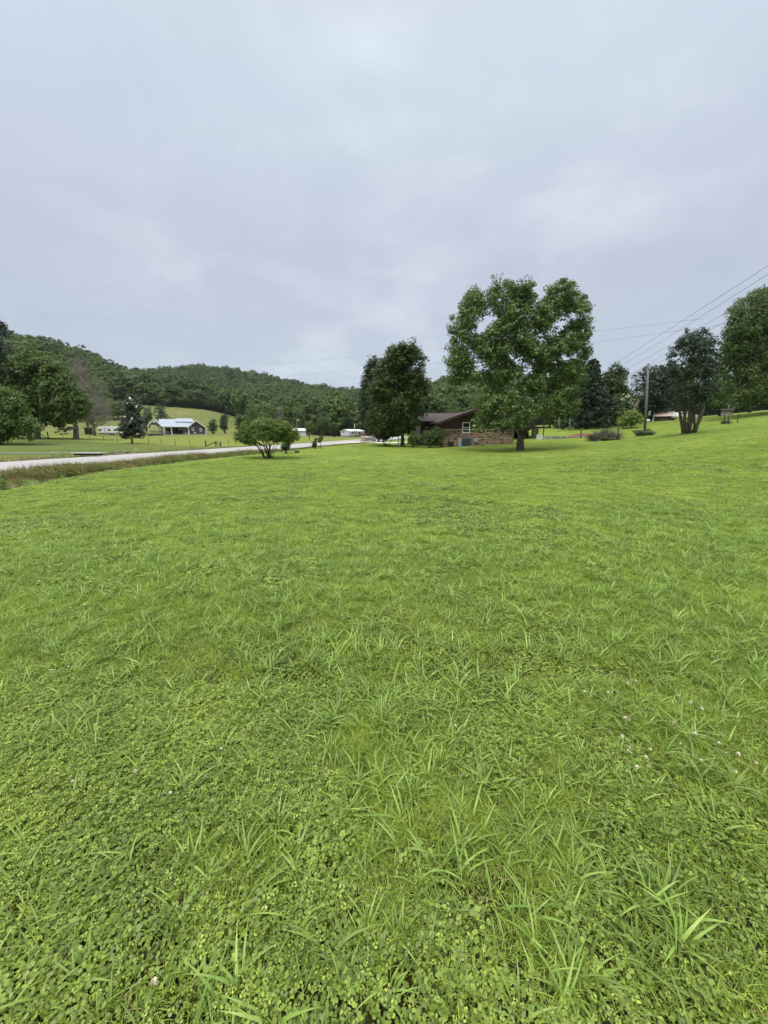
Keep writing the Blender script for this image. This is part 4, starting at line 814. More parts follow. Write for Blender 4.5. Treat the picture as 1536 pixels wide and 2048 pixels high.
# --- dark brown house with brick base
YH = 42.0; A_ = Vector((Xp(883, 880, YH), YH, 0)); X1 = Xp(1028, 870, YH) - A_.x
zb, zl, ze, zr = -1.2, Zp(860, YH), Zp(844.5, YH) + .02, Zp(818.5, YH)
house = empty('house', (A_.x, YH, 0), 0, 'low dark brown house with tan brick base and white framed window behind the maple', 'house')
MB().box(0, X1, 0, 13, zb, zl).build('brick_base', 'tan_brick', house)
xm = X1 / 2
MB().prism([(-.02, .0, zl + .06), (X1 + .02, .0, zl + .06), (X1 + .02, .0, ze), (xm, .0, zr - .1), (-.02, .0, ze)], (0, 13.02, 0)).build('siding', 'brown_siding', house)
MB().box(-.1, X1 + .1, -.1, 0.4, zl, zl + .07).build('ledge', 'cream_paint', house)
rm = MB(); ov = .45; sl = (zr - ze) / xm; gable_roof_y(rm, -.7, 13.6, -ov, X1 + ov, ze - sl * ov + .14, zr + .14, .14); rm.build('roof', 'shingle_roof', house)
fa = MB()
for sx, sgn in ((-ov, 1), (X1 + ov, -1)): fa.prism([(sx, -.76, ze - sl * ov + .16), (xm, -.76, zr + .16), (xm, -.76, zr - .10), (sx, -.76, ze - sl * ov - .10)], (0, .055, 0))
fa.build('fascia', 'brown_fascia', house)
px2x = lambda px: Xp(px, 865, YH) - A_.x
window(house, px2x(924), px2x(939.5), -.003, Zp(866, YH), Zp(844.5, YH), fw=.09)
v = MB().box(px2x(896), px2x(908), -.05, .01, Zp(891, YH), Zp(883, YH))
for i in range(5): v.box(px2x(896), px2x(908), -.09, -.05, Zp(891, YH) + i * .09 + .02, Zp(891, YH) + i * .09 + .06)
v.build('vent', 'rust_metal', house, bevel=.005)
# wing with the shallow roof behind
wl = Xp(838, 842, 49) - A_.x; wz = Zp(842, 49); wr = Zp(826, 54); wm = MB(); gable_roof_x(wm, wl - .35, xm + .3, 7, 17, wz, wr, .13); wm.build('roof', 'shingle_roof', house)
MB().prism([(wl + .3, 7.9, zb), (wl + .3, 16.1, zb), (wl + .3, 16.1, wz + .2), (wl + .3, 12, wr - .2), (wl + .3, 7.9, wz + .2)], (-wl - .3 + .01, 0, 0)).build('wing_wall', 'brown_siding', house)
window(house, wl + .9, wl + 2.0, 7.897, .9, 2.0, name='window')
MB().tube([(-.1, 1.2, ze - .1), (-.12, 1.2, .2)], .05).build('downpipe', 'brown_fascia', house)
# air conditioner
ac0 = Vector((Xp(931, 880, 41.1), 41.1, 0)); gA = gz(ac0.x, 41.1); hA = Zp(875.5, 41.1) - gA; wA = 17 / ppm(41) / 2
ac = empty('air_conditioner', (ac0.x, 41.1, gA), 0, 'grey green air conditioning unit standing against the brick wall under the window', 'air conditioner')
MB().box(-wA, wA, -.35, .35, .05, hA - .05).build('casing', 'green_grey_metal', ac, bevel=.02)
g = MB()
for i in range(9): g.box(-wA + .03, wA - .03, -.365, -.352, .12 + i * (hA - .25) / 9, .15 + i * (hA - .25) / 9)
g.build('grille', 'dark_metal', ac); MB().box(-wA - .02, wA + .02, -.38, .38, hA - .05, hA).build('lid', 'green_grey_metal', ac, bevel=.01)
MB().box(-wA - .28, -wA - .02, -.2, .3, 0, hA * .95).build('side_box', 'grey_metal', ac, bevel=.02); MB().box(-wA - .1, wA + .1, -.45, .42, -.2, .05).build('pad', 'concrete', ac)
# electric meter and pipes beside it
mt = empty('meter_box', (Xp(952, 880, 41.7), 41.75, gz(Xp(952, 880, 41.7), 41.7)), 0, 'small grey meter box and pipes on the brick wall right of the air conditioner', 'meter box')
MB().box(-.16, .16, -.06, .22, .35, .8).build('box', 'grey_metal', mt, bevel=.01); MB().tube([(0, .1, -.1), (0, .1, .36)], .04).tube([(.3, .1, -.1), (.3, .1, .5), (.15, .1, .6)], .03).build('pipe', 'grey_metal', mt)
# --- carport
YC = 49.0; cx0, cx1 = Xp(1030, 870, YC), Xp(1096, 855, YC); zt = Zp(852.5, YC); cp = empty('carport', (cx0, YC, 0), 0, 'flat roofed carport in deep shade right of the maple trunk', 'carport'); wC = cx1 - cx0
MB().box(-1, wC, -.4, 7, zt - .22, zt - .04).build('fascia', 'brown_fascia', cp); MB().box(-1.1, wC - .9, -.5, 7.1, zt - .04, zt + .03).build('roof', 'grey_metal', cp)
MB().box(-1, wC - .1, 6.7, 6.9, -.5, zt - .23).build('back_wall', 'dark_wood', cp); MB().box(Xp(1071, 870, YC) - cx0, Xp(1083, 870, YC) - cx0, 1.0, 1.4, -.5, zt - .23).build('pillar', 'concrete', cp)
MB().box(-.6, -.35, 0, 6.6, -.5, zt - .23).build('side_wall', 'dark_wood', cp); MB().tube([(wC - .5, 0, -.3), (wC - .5, 0, zt - .2)], .06).build('post', 'dark_wood', cp)
bx = empty('workbench', (cx0 + (Xp(1056, 870, YC) - cx0), YC + 2, gz(Xp(1056, 870, YC), YC + 2)), 0, 'dark bench with clutter inside the carport', 'bench')
MB().box(-.8, .8, -.3, .3, .7, .76).build('bench_top', 'dark_wood', bx)
for sx in (-.7, .7): MB().box(sx - .04, sx + .04, -.25, .25, -.1, .7).build('leg', 'dark_wood', bx)
# --- low block wall
def seg_wall(name, pa, pb, Ya, Yb, h, th, mat, label, cat, cap=None):
    a, b_ = ground(pa, Ya), ground(pb, Yb); n = 8; V = MB(); d = Vector((b_.x - a.x, b_.y - a.y, 0)); l = d.length; root = empty(name, a, math.atan2(d.y, d.x), label, cat)
    top = max(a.z, b_.z) + h - a.z; V.box(0, l, -th / 2, th / 2, -.6, top); V.build('wall', mat, root, bevel=.015)
    if cap: MB().box(-.03, l + .03, -th / 2 - .03, th / 2 + .03, top, top + .05).build('coping', cap, root)
    return root
gw = ground(1168, 46.5); seg_wall('retaining_wall', 1079, 1171, 46.5, 46.8, (Zp(872.5, 46.5) - max(ground(1079, 46.5).z, ground(1171, 46.8).z)), .25, 'block_wall', 'low weathered grey block wall running from the carport to the brush pile', 'wall')
pb_ = ground(1077, 46.0); ps = empty('block_pier', pb_, 0, 'pale stacked blocks at the carport end of the low grey wall', 'pier')
for i in range(3): MB().box(-.35 + .03 * i, .35 - .02 * i, -.3, -.02, i * .23 - .1, i * .23 + .125).build('block', 'pale_concrete', ps, bevel=.015)
# soil heap
def heap(name, px, Y, w, h, mat, label, cat, seed=0, dpt=None, px_py=None):
    g0 = ground(px, Y); rng = np.random.default_rng(seed); n = 22; V = []; Fq = []
    for i in range(n):
        for j in range(n):
            u, v_ = i / (n - 1) * 2 - 1, j / (n - 1) * 2 - 1; r = math.hypot(u, v_); z = h * max(0, 1 - r * r) ** 1.2 + (.09 * h * rng.normal() if r < 1 else 0) - .1; V.append((u * w / 2, v_ * (dpt or w) / 2, z))
    for i in range(n - 1):
        for j in range(n - 1): a = i * n + j; Fq.append((a, a + n, a + n + 1, a + 1))
    return tag(link(name, npmesh(name, V, Fq, [mat], smooth=True), None, g0), label, cat)
heap('soil_heap', 1166, 49, 4.2, Zp(867.5, 49) - ground(1166, 49).z + .15, 'red_soil', 'reddish brown heap of soil behind the low grey wall', 'soil heap', 3)
# --- brush pile on a low platform
g0 = ground(1214, 41.5); pl = empty('platform', g0, math.atan2(ground(1240, 42).z - ground(1188, 41).z, 1) * 0, 'low weathered plank platform under the brush pile', 'platform')
wp = 46 / ppm(41.5); MB().box(-wp / 2, wp / 2, -.5, 1.2, .12, .18).build('deck', 'fence_wood', pl, bevel=.01)
for i in range(3): MB().box(-wp / 2 + .1 + i * (wp - .3) / 2, -wp / 2 + .3 + i * (wp - .3) / 2, -.45, 1.1, -.1, .12).build('block', 'concrete', pl)
rng = np.random.default_rng(4)
br = MB(); le_ = []
for i in range(420):
    x = rng.uniform(-1.5, 1.3); hh = .85 * max(.1, 1 - (x / 1.7) ** 2); c_ = np.array([x, rng.uniform(-.4, 1), rng.uniform(.15, 1) * hh]); d = rng.normal(size=3) * np.array([.5, .35, .28]); m_ = c_ + rng.normal(size=3) * .06
    br.tube([c_ - d, m_, c_ + d], [.018, .013, .005], 4, False)
br_o = empty('brush_pile', g0 + Vector((0, 0, .15)), 0, 'tangled heap of cut grey brown branches between two posts', 'brush pile'); br.build('branches', 'brush_wood', br_o)
c_ = np.stack([rng.uniform(-1.9, -.9, 40), rng.uniform(-.4, .8, 40), rng.uniform(0, .35, 40)], 1); V, Fq = leaf_quads(c_, np.full(40, .25), 22, .09, rng); link('leaves', npmesh('leaves', V, Fq, ['bush_leaf']), br_o)
def post(name, px, Y, top, r, mat, label, cat='post', lean=0.0, cap=None, group=None, base_py=None):
    g0 = ground(px, Y); t_ = at(px + lean, top, Y) - g0; o = empty(name, g0, 0, label, cat, group); MB().tube([(0, 0, -.3), tuple(t_ * .5), tuple(t_)], [r, r, r * .92], 8).build('shaft', mat, o, smooth=True)
    if cap: MB().box(t_.x - cap, t_.x + cap, t_.y - .05, t_.y + .05, t_.z - .06, t_.z + .02).build('cap', mat, o)
    return o
post('post', 1162, 45.8, 858, .06, 'dark_metal', 'thin dark post in front of the end of the low grey wall', cap=.12)
post('post', 1236, 41.2, 850, .06, 'dark_metal', 'thin dark post at the uphill end of the brush pile', lean=1, cap=.12)
# --- sheds and vehicles up the slope
def shed(name, px0, px1, Y, base_py, eave_py, ridge_py, depth, wallm, roofm, label, rz=0, cat='shed', open_=False, win=False):
    xc = (Xp(px0, base_py, Y) + Xp(px1, base_py, Y)) / 2; w = Xp(px1, base_py, Y) - Xp(px0, base_py, Y); zb = min(gz(xc, Y), Zp(base_py, Y)); an_ = -math.atan(xc / Y) * .92; w *= math.cos(an_); rz += an_; r_ = empty(name, (xc, Y, zb), rz, label, cat); e = Zp(eave_py, Y) - zb; rg = Zp(ridge_py, Y + depth / 2) - zb
    if not open_: MB().prism([(-w / 2, 0, -.6), (-w / 2, depth, -.6), (-w / 2, depth, e), (-w / 2, depth / 2, rg - .1), (-w / 2, 0, e)], (w, 0, 0)).build('wall', wallm, r_)
    else:
        MB().box(-w / 2, w / 2, depth - .1, depth, -.6, e).build('wall', wallm, r_)
        for sx in (-w / 2 + .1, w / 2 - .1): MB().box(sx - .06, sx + .06, .05, .17, -.6, e).build('post', wallm, r_)
    m_ = MB(); gable_roof_x(m_, -w / 2 - .2, w / 2 + .2, -.25, depth + .25, e + .04, rg + .06, .07); m_.build('roof', roofm, r_)
    return r_, w, e
s_, w_, e_ = shed('shed', 1307, 1345, 80, 846, 832.5, 824, 4, 'dark_wood', 'pink_roof', 'brown shed with pale pinkish roof between the pole and the fan stemmed tree')
MB().box(-w_ / 2 - .14, -w_ / 2 - .02, -.1, .02, -.4, e_).build('corner_post', 'white_paint', s_); MB().box(-.4, .5, -.04, -.005, -.2, e_ * .85).build('door', 'rust_metal', s_)
s_, w_, e_ = shed('shed', 1150, 1186, 76, 860, 853.5, 849.5, 3, 'dark_wood', 'dark_wood', 'low dark open shed at the foot of the spruces', open_=True)
s_, w_, e_ = shed('shed', 1443, 1464, 82, 833, 820.5, 818.5, 3, 'concrete', 'dark_wood', 'small grey block building on the crest beside the huge tree')
MB().box(-.3, .3, -.03, -.004, -.2, e_ * .75).build('door', 'grey_metal', s_)
# something dark on the block building's roof: ladder-like antenna
an = empty('antenna', Vector((Xp(1457, 818, 83), 83, Zp(819, 83))), 0, 'thin metal antenna standing on the small block building', 'antenna'); MB().tube([(0, 0, -.2), (0, 0, 1.3)], .04).build('mast', 'grey_metal', an); MB().tube([(-.4, 0, .9), (.4, 0, .9)], .03).tube([(-.3, 0, .6), (.3, 0, .6)], .03).build('crossbar', 'grey_metal', an)
def car(px, Y, L_, label, rz, bodym, typ='car', name='car', zoff=0.0):
    g0 = ground(px, Y); r_ = empty(name, g0 + Vector((0, 0, zoff)), rz, label, typ); w = .88
    prof = [(-L_ / 2, .32), (-L_ / 2, .78), (-L_ / 2 + .25, .88), (-L_ * .22, .95), (L_ * .30, .93), (L_ / 2 - .1, .80), (L_ / 2, .62), (L_ / 2, .32)]
    MB().prism([(x, -w, z) for x, z in prof], (0, 2 * w, 0)).build('body', bodym, r_, bevel=.06)
    cab = [(-L_ * .40, .93), (-L_ * .30, 1.38), (-L_ * .05, 1.46), (L_ * .10, 1.42), (L_ * .26, .94)]
    MB().prism([(x, -w + .1, z) for x, z in cab], (0, 2 * w - .2, 0)).build('cabin', bodym, r_, bevel=.05)
    for sy in (-1, 1):
        y = sy * (w - .1); MB().prism([(x, y + sy * .004, z) for x, z in [(-L_ * .35, 1.0), (-L_ * .28, 1.32), (-L_ * .04, 1.38), (-L_ * .04, 1.0)]], (0, sy * .012, 0)).prism([(x, y + sy * .004, z) for x, z in [(0, 1.0), (0, 1.37), (L_ * .09, 1.34), (L_ * .2, 1.0)]], (0, sy * .012, 0)).build('side_window', 'window_glass', r_)
        for sx in (-L_ * .31, L_ * .31): wo = MB().tube([(sx, y - .1 * sy, .33), (sx, y + .12 * sy, .33)], .33, 16).build('wheel', 'rubber', r_); MB().tube([(sx, y + .1 * sy, .33), (sx, y + .135 * sy, .33)], .19, 12).build('rim', 'grey_metal', wo)
        MB().box(L_ / 2 - .02, L_ / 2 + .03, sy * .62 - .16, sy * .62 + .16, .6, .74).build('headlight', 'grey_metal', r_)
    return r_
car(1367, 79, 4.4, 'white car parked behind the fan stemmed tree by the pinkish roofed shed', R(4), 'white_paint')
car(1190, 79, 4.2, 'white car parked under the spruces beside the low dark shed', R(20), 'white_paint')
g0 = ground(1295, 76); tk = empty('propane_tank', g0, 0, 'small white gas tank on the grass right of the utility pole', 'gas tank'); MB().tube([(-.35, 0, .35), (-.28, 0, .35), (.28, 0, .35), (.35, 0, .35)], [.12, .27, .27, .12], 14).build('tank', 'white_paint', tk, smooth=True)
for sx in (-.2, .2): MB().box(sx - .04, sx + .04, -.2, .2, -.1, .15).build('foot', 'grey_metal', tk)
# trellis posts on the rising lawn
gt = ground(1462, 46); tr_ = empty('clothes_frame', gt, 0, 'rickety frame of three dark posts and a thin rail on the slope', 'frame')
for (px, Y, top, ln) in ((1449, 48, 823, 1), (1458, 44, 832, 0), (1475, 47, 828, 3)):
    a = ground(px, Y) - gt; b_ = at(px + ln, top, Y) - gt; MB().tube([tuple(a - Vector((0, 0, .3))), tuple(b_)], .05, 7).build('post', 'rust_metal', tr_)
MB().tube([tuple(at(1449, 834, 48) - gt), tuple(at(1458, 833, 44) - gt), tuple(at(1477, 829, 47) - gt)], .02, 5).build('rail', 'rust_metal', tr_)
tree('shrub', (1452, None), 48, [(1452, project(*ground(1452, 48))[1] - 3, 9, 4)], 2, (1452, project(*ground(1452, 48))[1] - 3), 'bush_leaf', 'bark', 'patch of taller dark weeds at the foot of the rickety frame', 'shrub', nclump=30, nper=22, size=.12, crad=.2, multi=3)
# --- utility pole and wires
g0 = ground(1289.5, 45); pt = at(1296.5, 728, 45); up_ = empty('utility_pole', g0, 0, 'tall weathered wooden utility pole leaning slightly on the rising lawn', 'utility pole'); d = pt - g0
MB().tube([(0, 0, -.4), tuple(d * .5), tuple(d)], [.15, .13, .11], 12).build('pole', 'pole_wood', up_, smooth=True)
MB().tube([tuple(d + Vector((-.02, -.15, -.35))), tuple(d + Vector((-.02, -.28, -.35)))], .05, 8).tube([tuple(d + Vector((0, 0, -.05))), tuple(d + Vector((0, 0, .12)))], .04, 8).build('insulator', 'grey_metal', up_)
MB().box(.1, .16, -.25, .05, 2.2, 2.7).build('plate', 'grey_metal', up_)
def wire(pts, r, mat, label, group, sag=0.0):
    a, b_ = at(*pts[0]), at(*pts[-1]); n = 40; P_ = []
    ctl = [at(*p_) for p_ in pts]; ts = np.linspace(0, 1, len(ctl)); seg = [(ctl[i] - a).length for i in range(len(ctl))]; ts = np.array(seg) / seg[-1]
    for i in range(n + 1):
        t_ = i / n; v_ = [float(np.interp(t_, ts, [c[k] for c in ctl])) for k in range(3)]; v_[2] -= sag * 4 * t_ * (1 - t_); P_.append(v_)
    m_ = MB().tube([Vector(p_) - a for p_ in P_], r, 5); o = m_.build('overhead_wire', mat, None, a, smooth=True); return tag(o, label, 'wire', group)
GW = 'overhead power wires'
for i, (y0, y1, nm) in enumerate(((535, 739, 'uppermost of the four parallel wires rising steeply over the round topped tree'), (552, 746, 'second from the top of the four parallel steep wires'), (580, 751, 'third from the top of the four parallel steep wires'), (599, 755, 'lowest of the four parallel steep wires'))):
    x1 = (1213, 1222, 1233, 1248)[i]; m = (y1 - y0) / (x1 - 1536.); wire([(1700, y0 + m * 164 - 6, 19), (x1 - 90, y1 - m * 90 - 4, 118)], .012, 'wire_grey', nm, GW, .25)
wire([(1700, 629, 22), (1118, 831, 96)], .018, 'wire_black', 'upper of the two thick black cables crossing the huge tree', GW, .9)
wire([(1700, 641, 22), (1118, 838, 96)], .018, 'wire_black', 'lower of the two thick black cables crossing the huge tree', GW, .9)
wire([(1700, 575, 26), (1296.5, 731, 45)], .012, 'wire_grey', 'thin wire running from the top of the utility pole up towards the huge tree', GW, .15)
wire([(1296.5, 731, 45), (1140, 812, 92)], .014, 'wire_grey', 'thin wire running from the top of the utility pole down towards the spruces', GW, .2)
wire([(520, 730, 330), (900, 697.5, 220), (1410, 637, 130)], .032, 'wire_grey', 'higher of two long faint wires spanning the whole sky above the far ridge', GW)
wire([(575, 752, 330), (880, 727, 220), (1480, 645, 125)], .032, 'wire_grey', 'lower of two long faint wires spanning the whole sky above the far ridge', GW)
for px, top, s__ in ((1118, 823, 'left'), (1140, 822, 'right')): post('cable_post', px, 62, top, .05, 'grey_metal', 'short pale post holding cables in front of the spruce, %s of the pair' % s__, lean=0)
# --- grey house with pale metal roof, seen across the field
YG = 128.0; kx = lambda px: Xp(px, 860, YG); x0 = kx(343); zg = min(gz(kx(300), YG), gz(kx(415), YG), gz(x0, YG)); gh = empty('house', (x0, YG, zg), R(26), 'single storey dark grey house with pale blue metal roof and white trim across the field', 'house')
q = lambda px: kx(px) - x0; zz = lambda py: Zp(py, YG) - zg
eL, eR, rz_ = zz(853.2), zz(854.5), zz(838.5)
# right end, the closed gabled part
gx0, gx1, gm = q(377), q(414), q(395.5)
MB().prism([(gx0, 0, zz(868)), (gx1, 0, zz(868)), (gx1, 0, zz(855)), (gm, 0, zz(841.5)), (gx0, 0, zz(854))], (0, 9, 0)).build('gable_wall', 'grey_siding', gh)
MB().box(gx0 - .03, gx1 + .03, -.04, 9, -.8, zz(868)).build('foundation', 'block_wall', gh)
r1 = MB(); gable_roof_y(r1, -.5, 5, q(374.5), q(416), zz(855), zz(840.5), .12, zz(856)); r1.build('roof', 'metal_roof', gh)
tr1 = MB()
for a_, b_ in (((q(374.5), zz(855)), (gm - .2, zz(840.5))), ((gm - .2, zz(840.5)), (q(416), zz(856)))): tr1.prism([(a_[0], -.56, a_[1] + .03), (b_[0], -.56, b_[1] + .03), (b_[0], -.56, b_[1] - .25), (a_[0], -.56, a_[1] - .25)], (0, .05, 0))
tr1.build('bargeboard', 'white_paint', gh)
for cx2, wd2, zt2 in ((377.5, .36, 853.5), (412.8, .30, 856)): MB().box(q(cx2) - wd2 / 2, q(cx2) + wd2 / 2, -.09, .02, 0, zz(zt2)).build('corner_board', 'white_paint', gh)
window(gh, q(384), q(389), -.003, zz(862), zz(855), fw=.14); window(gh, q(400.5), q(405), -.003, zz(863), zz(856), fw=.14)
# long middle part with porch
MB().box(q(330), gx0, 3.2, 10, -.8, eL).build('porch_wall', 'grey_siding', gh); window(gh, q(363.5), q(367.5), 3.197, zz(862), zz(855), fw=.12); window(gh, q(357), q(361), 3.197, zz(861), zz(856), fw=.12); MB().box(q(350), q(354.5), 3.14, 3.19, .5, zz(856)).build('door', 'dark_wood', gh)
MB().box(q(366), gx0, 0, 3.2, -.8, zz(866)).build('porch_base', 'block_wall', gh); MB().box(q(325), q(366), .1, 3.2, -.8, zz(868.5)).build('porch_floor', 'concrete', gh)
MB().box(q(366.5), gx0, .02, 3.19, zz(866), eL).build('porch_wall', 'grey_siding', gh)
m_ = MB(); ym = 6.0; m_.prism([(q(318), -.4, eL + .05), (q(318), ym, zz(839.2) + .3), (q(318), 12.4, eL + .05), (q(318), 12.4, eL - .08), (q(318), ym, zz(839.2) + .17), (q(318), -.4, eL - .08)], (q(384) - q(318), 0, 0)); m_.build('roof', 'metal_roof', gh)
m_ = MB(); m_.prism([(q(352), 3, zz(843)), (q(354.5), ym, zz(838) + .4), (q(387), ym, zz(838) + .4), (q(391), 3, zz(843)),], (0, .6, .05)); m_.build('roof_raise', 'metal_roof', gh)
MB().box(q(326), gx0, -.45, -.38, eL - .14, eL + .03).build('gutter', 'white_paint', gh)
for px in (327.5, 343): MB().box(q(px) - .16, q(px) + .16, -.1, .2, -.3, eL - .12).build('porch_post', 'white_paint', gh)
# left open gable
gh.scale.x = .89
r2 = MB(); gable_roof_y(r2, -1.0, 7, q(297), q(325.5), zz(852.5), zz(838), .12); r2.build('roof', 'metal_roof', gh)
tr2 = MB(); am = q(311.2)
for a_, b_ in (((q(297), zz(852.5)), (am, zz(838))), ((am, zz(838)), (q(325.5), zz(852.5)))): tr2.prism([(a_[0], -1.06, a_[1] + .03), (b_[0], -1.06, b_[1] + .03), (b_[0], -1.06, b_[1] - .3), (a_[0], -1.06, a_[1] - .3)], (0, .05, 0))
tr2.build('bargeboard', 'white_paint', gh)
MB().prism([(q(302), -.9, zz(850)), (q(321), -.9, zz(850)), (am, -.9, zz(840.5))], (0, .12, 0)).build('gable_wall', 'grey_siding', gh); MB().box(am - .35, am + .35, -.96, -.91, zz(845.5), zz(842.5)).build('vent', 'white_paint', gh)
for px in (299.5, 314, 322): MB().box(q(px) - .1, q(px) + .1, -.7, -.5, -.4, zz(852.5)).build('porch_post', 'cream_paint', gh)
MB().box(q(300), q(325), -.8, 7, -.6, zz(868)).build('deck', 'dark_wood', gh); rl = MB().box(q(300), q(326), -.75, -.7, zz(862.5), zz(862))
for i in range(18): xx = q(300) + i * (q(326) - q(300)) / 17; rl.box(xx - .03, xx + .03, -.75, -.7, zz(868), zz(862.5))
rl.build('railing', 'dark_wood', gh)
st = MB()
for i in range(6): st.box(q(300) - .3 * (i + 1), q(300) - .3 * i, -.8, .4, zz(868) - .16 * (i + 1), zz(868) - .16 * i)
st.build('steps', 'dark_wood', gh)
# things on and by its porch
def small(name, px, Y, label, cat, parts):
    g0 = ground(px, Y); o = empty(name, g0, 0, label, cat)
    for nm, mat, bs in parts: m_ = MB(); [m_.box(*b_) for b_ in bs]; m_.build(nm, mat, o, bevel=.02)
    return o
po = Vector((0, 0, zz(868.5) + zg))
def onporch(o, z=po.z): o.location.z = z; return o
onporch(small('freezer', 327, YG + 1.2, 'white chest freezer standing on the porch of the grey house', 'freezer', [('body', 'white_paint', [(-.5, .5, -.35, .35, 0, .8)]), ('lid', 'white_paint', [(-.52, .52, -.37, .37, .82, .92)])]))
for px, c__, mt in ((333.5, 'pale', 'pale_siding'), (339, 'grey', 'grey_metal')):
    onporch(small('porch_chair', px, YG + 1.2, c__ + ' chair on the porch of the grey house', 'chair', [('seat', mt, [(-.3, .3, -.3, .3, .4, .48)]), ('backrest', mt, [(-.3, .3, .24, .3, .48, 1.0)]), ('leg', mt, [(-.3, -.24, -.3, -.24, 0, .4)]), ('leg', mt, [(.24, .3, -.3, -.24, 0, .4)]), ('leg', mt, [(-.3, -.24, .24, .3, 0, .4)]), ('leg', mt, [(.24, .3, .24, .3, 0, .4)])]))
small('utility_cart', 301.5, 118, 'dark low cart standing on the grass before the open gable of the grey house', 'cart', [('bed', 'dark_metal', [(-.8, .6, -.4, .4, .35, .65)]), ('handle', 'dark_metal', [(-1.1, -.8, -.05, .05, .5, .95)]), ('wheel', 'rubber', [(-.6, -.25, -.45, -.38, 0, .38)]), ('wheel', 'rubber', [(.15, .5, -.45, -.38, 0, .38)])])
small('basement_hatch', 391, YG - .4, 'white and dark vents low on the end wall of the grey house', 'hatch', [('frame', 'white_paint', [(-.4, .1, -.05, .05, .45, .8)]), ('cover', 'dark_metal', [(.35, .75, -.05, .05, .45, .75)])])
# --- travel trailer
YT = 120.0; g0 = ground(222, YT); tl = empty('travel_trailer', ground(225, YT), R(-4), 'long white travel trailer parked on the pasture behind the magnolia', 'trailer'); hT = Zp(852.5, YT) - g0.z
prof = [(-3.4, .55), (-3.5, 1.0), (-3.3, hT - .25), (-2.9, hT), (4.2, hT - .05), (4.4, hT - .3), (4.4, .55)]
MB().prism([(x, -1.2, z) for x, z in prof], (0, 2.4, 0)).build('body', 'white_paint', tl, bevel=.05)
MB().box(-3.3, 4.3, -1.16, 1.16, .35, .55).build('chassis', 'dark_metal', tl); MB().box(-3.36, 4.3, -1.225, -1.2, .62, .85).build('stripe', 'grey_metal', tl)
for xa, xb in ((-3.25, -2.3), (-.2, .5), (1.6, 2.6)): window(tl, xa, xb, -1.2, 1.3, 1.8, fm='dark_metal', fw=.05, sash=False)
MB().box(-1.5, -.85, -1.235, -1.203, .65, hT - .35).build('door', 'pale_siding', tl)
for sx in (.2, 1.0): w_ = MB().tube([(sx, -1.15, .33), (sx, -.95, .33)], .33, 14).build('wheel', 'rubber', tl); MB().tube([(sx, -1.17, .33), (sx, -1.14, .33)], .16, 10).build('rim', 'grey_metal', w_)
MB().tube([(-3.4, 0, .45), (-4.6, 0, .45)], .06).build('hitch', 'dark_metal', tl)
shed('picnic_shelter', 169, 184, 118, 863, 856.5, 854.8, 2.5, 'dark_wood', 'rust_metal', 'small dark open shelter on the pasture left of the trailer', cat='shelter', open_=True)
# --- mobile home
YM = 150.0; g0 = ground(690, YM); mh = empty('mobile_home', g0, R(-38), 'white mobile home with low roof and wooden deck at the bend of the road', 'mobile home')
hM = Zp(862.5, YM) - g0.z; rM = Zp(859.0, YM) - g0.z
MB().prism([(-2.3, 0, .55), (2.3, 0, .55), (2.3, 0, hM), (0, 0, rM), (-2.3, 0, hM)], (0, 9, 0)).build('wall', 'pale_siding', mh); MB().box(-2.25, 2.25, .05, 8.9, -.6, .55).build('skirting', 'block_wall', mh)
m_ = MB(); gable_roof_y(m_, -.2, 9.3, -2.6, 2.6, hM + .02, rM + .1, .1); m_.build('roof', 'white_paint', mh)
window(mh, -.9, -.3, -.003, 1.4, 2.2, fm='grey_metal', sash=False)
wr_ = window(mh, 1.5, 2.6, 0, 1.3, 2.2, fm='grey_metal', sash=False); wr_.rotation_euler = (0, 0, R(90)); wr_.location = (2.305, 0, 0)
wr_ = window(mh, 5.2, 6.4, 0, 1.3, 2.2, fm='grey_metal', sash=False); wr_.rotation_euler = (0, 0, R(90)); wr_.location = (2.305, 0, 0)
MB().box(2.3, 2.36, 3.4, 4.3, .6, 2.5).build('door', 'grey_metal', mh)
dk = MB().box(2.4, 5.0, 5.4, 8.6, .5, .62)
for i in range(7): dk.box(4.9, 5.0, 5.4 + i * .5, 5.5 + i * .5, -.4, 1.5)
dk.box(4.9, 5.0, 5.4, 8.6, 1.45, 1.55).box(2.4, 5.0, 5.35, 5.42, .62, 1.3); dk.build('deck', 'deck_wood', mh)
sp_ = MB()
for i in range(4): sp_.box(2.4 + .3 * i, 2.7 + .3 * i, 3.2, 4.5, -.3, .5 - .13 * i)
sp_.build('steps', 'deck_wood', mh)
post('lamp_pole', 709, 138, 847.5, .10, 'pale_concrete', 'pale slim pole standing before the white mobile home', 'pole')
lp = post('lamp_pole', 594, 122, 836, .12, 'pole_wood', 'tall grey pole with a small white lamp beside the pale roofed house', 'pole'); tp = at(594, 840, 122) - ground(594, 122); lm = MB().tube([(0, 0, 0), (.5, -.2, .1)], .04).box(.3, .75, -.4, -.1, -.12, .06); lm.v = [(v_[0] + tp.x, v_[1] + tp.y, v_[2] + tp.z) for v_ in lm.v]; lm.build('lamp', 'white_paint', lp)
s_, w_, e_ = shed('house', 587, 612, 126, 869, 861.5, 857, 7, 'pale_siding', 'white_paint', 'small house with pale roof mostly hidden by round trees', cat='house')
window(s_, -1.2, -.4, -.003, .6, 1.2, sash=False)
